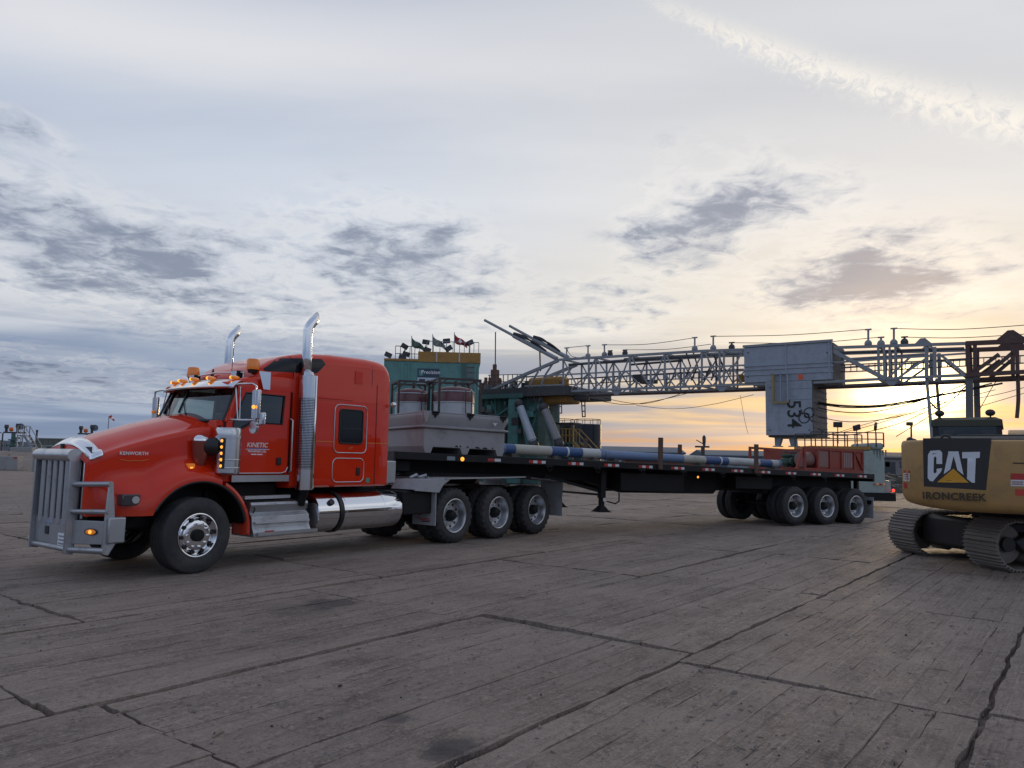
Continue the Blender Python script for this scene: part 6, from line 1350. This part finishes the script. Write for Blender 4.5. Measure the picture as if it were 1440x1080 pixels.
shed(994, 1122, 633, 130, bl, wl_, 'blue-roofed shed with a row of windows behind the trailer', nwin=8)
shed(880, 1012, 640.5, 110, rdk, rdk, 'low dull red row of units behind the blue and cream pipe', dp=3, nwin=6)
shed(1236, 1300, 635.5, 140, dkb, mat('warm_grey_wall', (.20, .19, .19), .7), 'flat grey shed between the skid unit and the excavator', nwin=3)
shed(1120, 1150, 637, 190, dkb, dkb, 'small dark shed far beyond the red bin', nwin=2)
c = face_frame(988.5, 88); o = empty('wellhead', 'small wellhead tree with a side arm standing behind the pipes', 'wellhead', (c.x, 88, 0)); k = 88 / FPX
z_ = lambda py: at_y(988, py, 88).z
MB().cyl((0, 0, 0), (0, 0, z_(628)), .22, n=10).build('spool', darkst, o); MB().box(-.9, .75, -.1, .1, z_(629.5), z_(627)).build('cross_arm', darkst, o); MB().lathe([(z_(627), .14), (z_(622), .2), (z_(615), .22), (z_(612), .08)], (.15, 0, 0), 'z', 10).build('actuator', darkst, o); MB().bar((0, 0, z_(624)), (-.75, 0, z_(619)), .1).build('arm', darkst, o)
for px, py, yd, lab in ((1281, 597, 60, 'lamp post with a single head behind the excavator'),):
    c = face_frame(px, yd); o = empty('lamp_post', lab, 'lamp', (c.x, yd, 0)); zt = at_y(px, py, yd).z; MB().cyl((0, 0, 0), (.1, 0, zt), .07, n=8).build('pole', darkst, o); MB().box(-.25, .2, -.15, .15, zt - .1, zt + .2).build('lamp_head', lampm, o, bevel=.04)
# rubble bank and bushes behind the trailer tail
rr = random.Random(11)
rub = MB()
for k in range(420):
    px = rr.uniform(1225, 1330); d = rr.uniform(48, 66); P = at_y(px, 640, d); s = rr.uniform(.10, .42); z = max(0, .9 * (d - 48) / 18) * rr.uniform(.4, 1.1)
    vs = [(P.x + s * rr.uniform(.5, 1) * sx, d + s * rr.uniform(.5, 1) * sy, z + s * rr.uniform(.4, .9) * sz) for sx in (-1, 1) for sy in (-1, 1) for sz in (-1, 1)]
    rub.add(vs, [(0, 1, 3, 2), (4, 6, 7, 5), (0, 4, 5, 1), (2, 3, 7, 6), (0, 2, 6, 4), (1, 5, 7, 3)])
tag(rub.build('rubble', mat('rubble_stone', (.13, .115, .10), .9, 0, .4), smooth=0), 'heap of broken rubble behind the trailer tail', kind='stuff')
hb = MB(); rows = []
for i in range(140):
    az = R_(-60 + i * 120 / 139); d = 2600; h = 10 + 22 * sst(-math.degrees(az), 18, 34) + 5 * sin(i * .35) * .5 + 3 * sin(i * .9 + 1)
    rows.append([(d * sin(az), d * cos(az), -16), (d * 1.05 * sin(az), d * 1.05 * cos(az), h), (d * 1.2 * sin(az), d * 1.2 * cos(az), -16)])
tag(hb.grid(rows).build('hills', mat('far_hills', (.06, .075, .10), .95), smooth=60), 'low blue-grey hills on the horizon', kind='structure')
tb = MB()
for k in range(2600):
    az = R_(rr.uniform(3, 34)); d = rr.uniform(210, 330); s = rr.uniform(.3, .9); x, y, z = d * sin(az), d * cos(az), rr.uniform(.2, 2.6) * (0.5 + .5 * sin(math.degrees(az) * 2.1) ** 2)
    a = rr.uniform(0, PI); tb.add([(x - s * cos(a), y - s * sin(a), z), (x + s * cos(a), y + s * sin(a), z), (x + rr.uniform(-.3, .3), y, z + s * 1.4)], [(0, 1, 2)])
tag(tb.build('scrub', mat('far_scrub', (.035, .04, .022), .9), smooth=0), 'line of low scrub along the far edge of the yard', kind='stuff')
# splinters, pebbles and clods lying on the mats
def debris(name, n, smin, smax, m, lab, long=False):
    mb = MB()
    for k in range(n):
        d = 3.6 + 26 * rr.random() ** 1.7; x = rr.uniform(-.74, .74) * d; s = rr.uniform(smin, smax) * (1 + (rr.random() ** 20) * 2.5); a = rr.uniform(0, PI)
        L = s * (rr.uniform(3, 7) if long else rr.uniform(.8, 1.6)); h = s * (.5 if long else .7)
        c, q = cos(a), sin(a); base = [(-L, -s), (L, -s * .7), (L * .8, s), (-L * .9, s * .8)]
        vs = [(x + u * c - v * q, d + u * q + v * c, -.004) for u, v in base] + [(x + (u * c - v * q) * .6, d + (u * q + v * c) * .6, h + rr.uniform(0, .3) * h) for u, v in base]
        mb.add(vs, [(4, 5, 6, 7), (0, 1, 5, 4), (1, 2, 6, 5), (2, 3, 7, 6), (3, 0, 4, 7)])
    tag(mb.build(name, m, smooth=0, weld=False), lab, kind='stuff')
debris('pebbles', 3800, .002, .006, mat('pebble_stone', (.22, .19, .17), .9, var=.4, scale=30), 'small pebbles and clods scattered over the timber mats')
debris('splinters', 1300, .003, .005, mat('wood_splinter', (.19, .15, .115), .9, var=.3, scale=20), 'wood splinters lying on the timber mats', True)
debris('dark_clods', 260, .002, .006, mat('dark_clod', (.035, .031, .03), .9), 'dark dirt clods scattered over the timber mats')
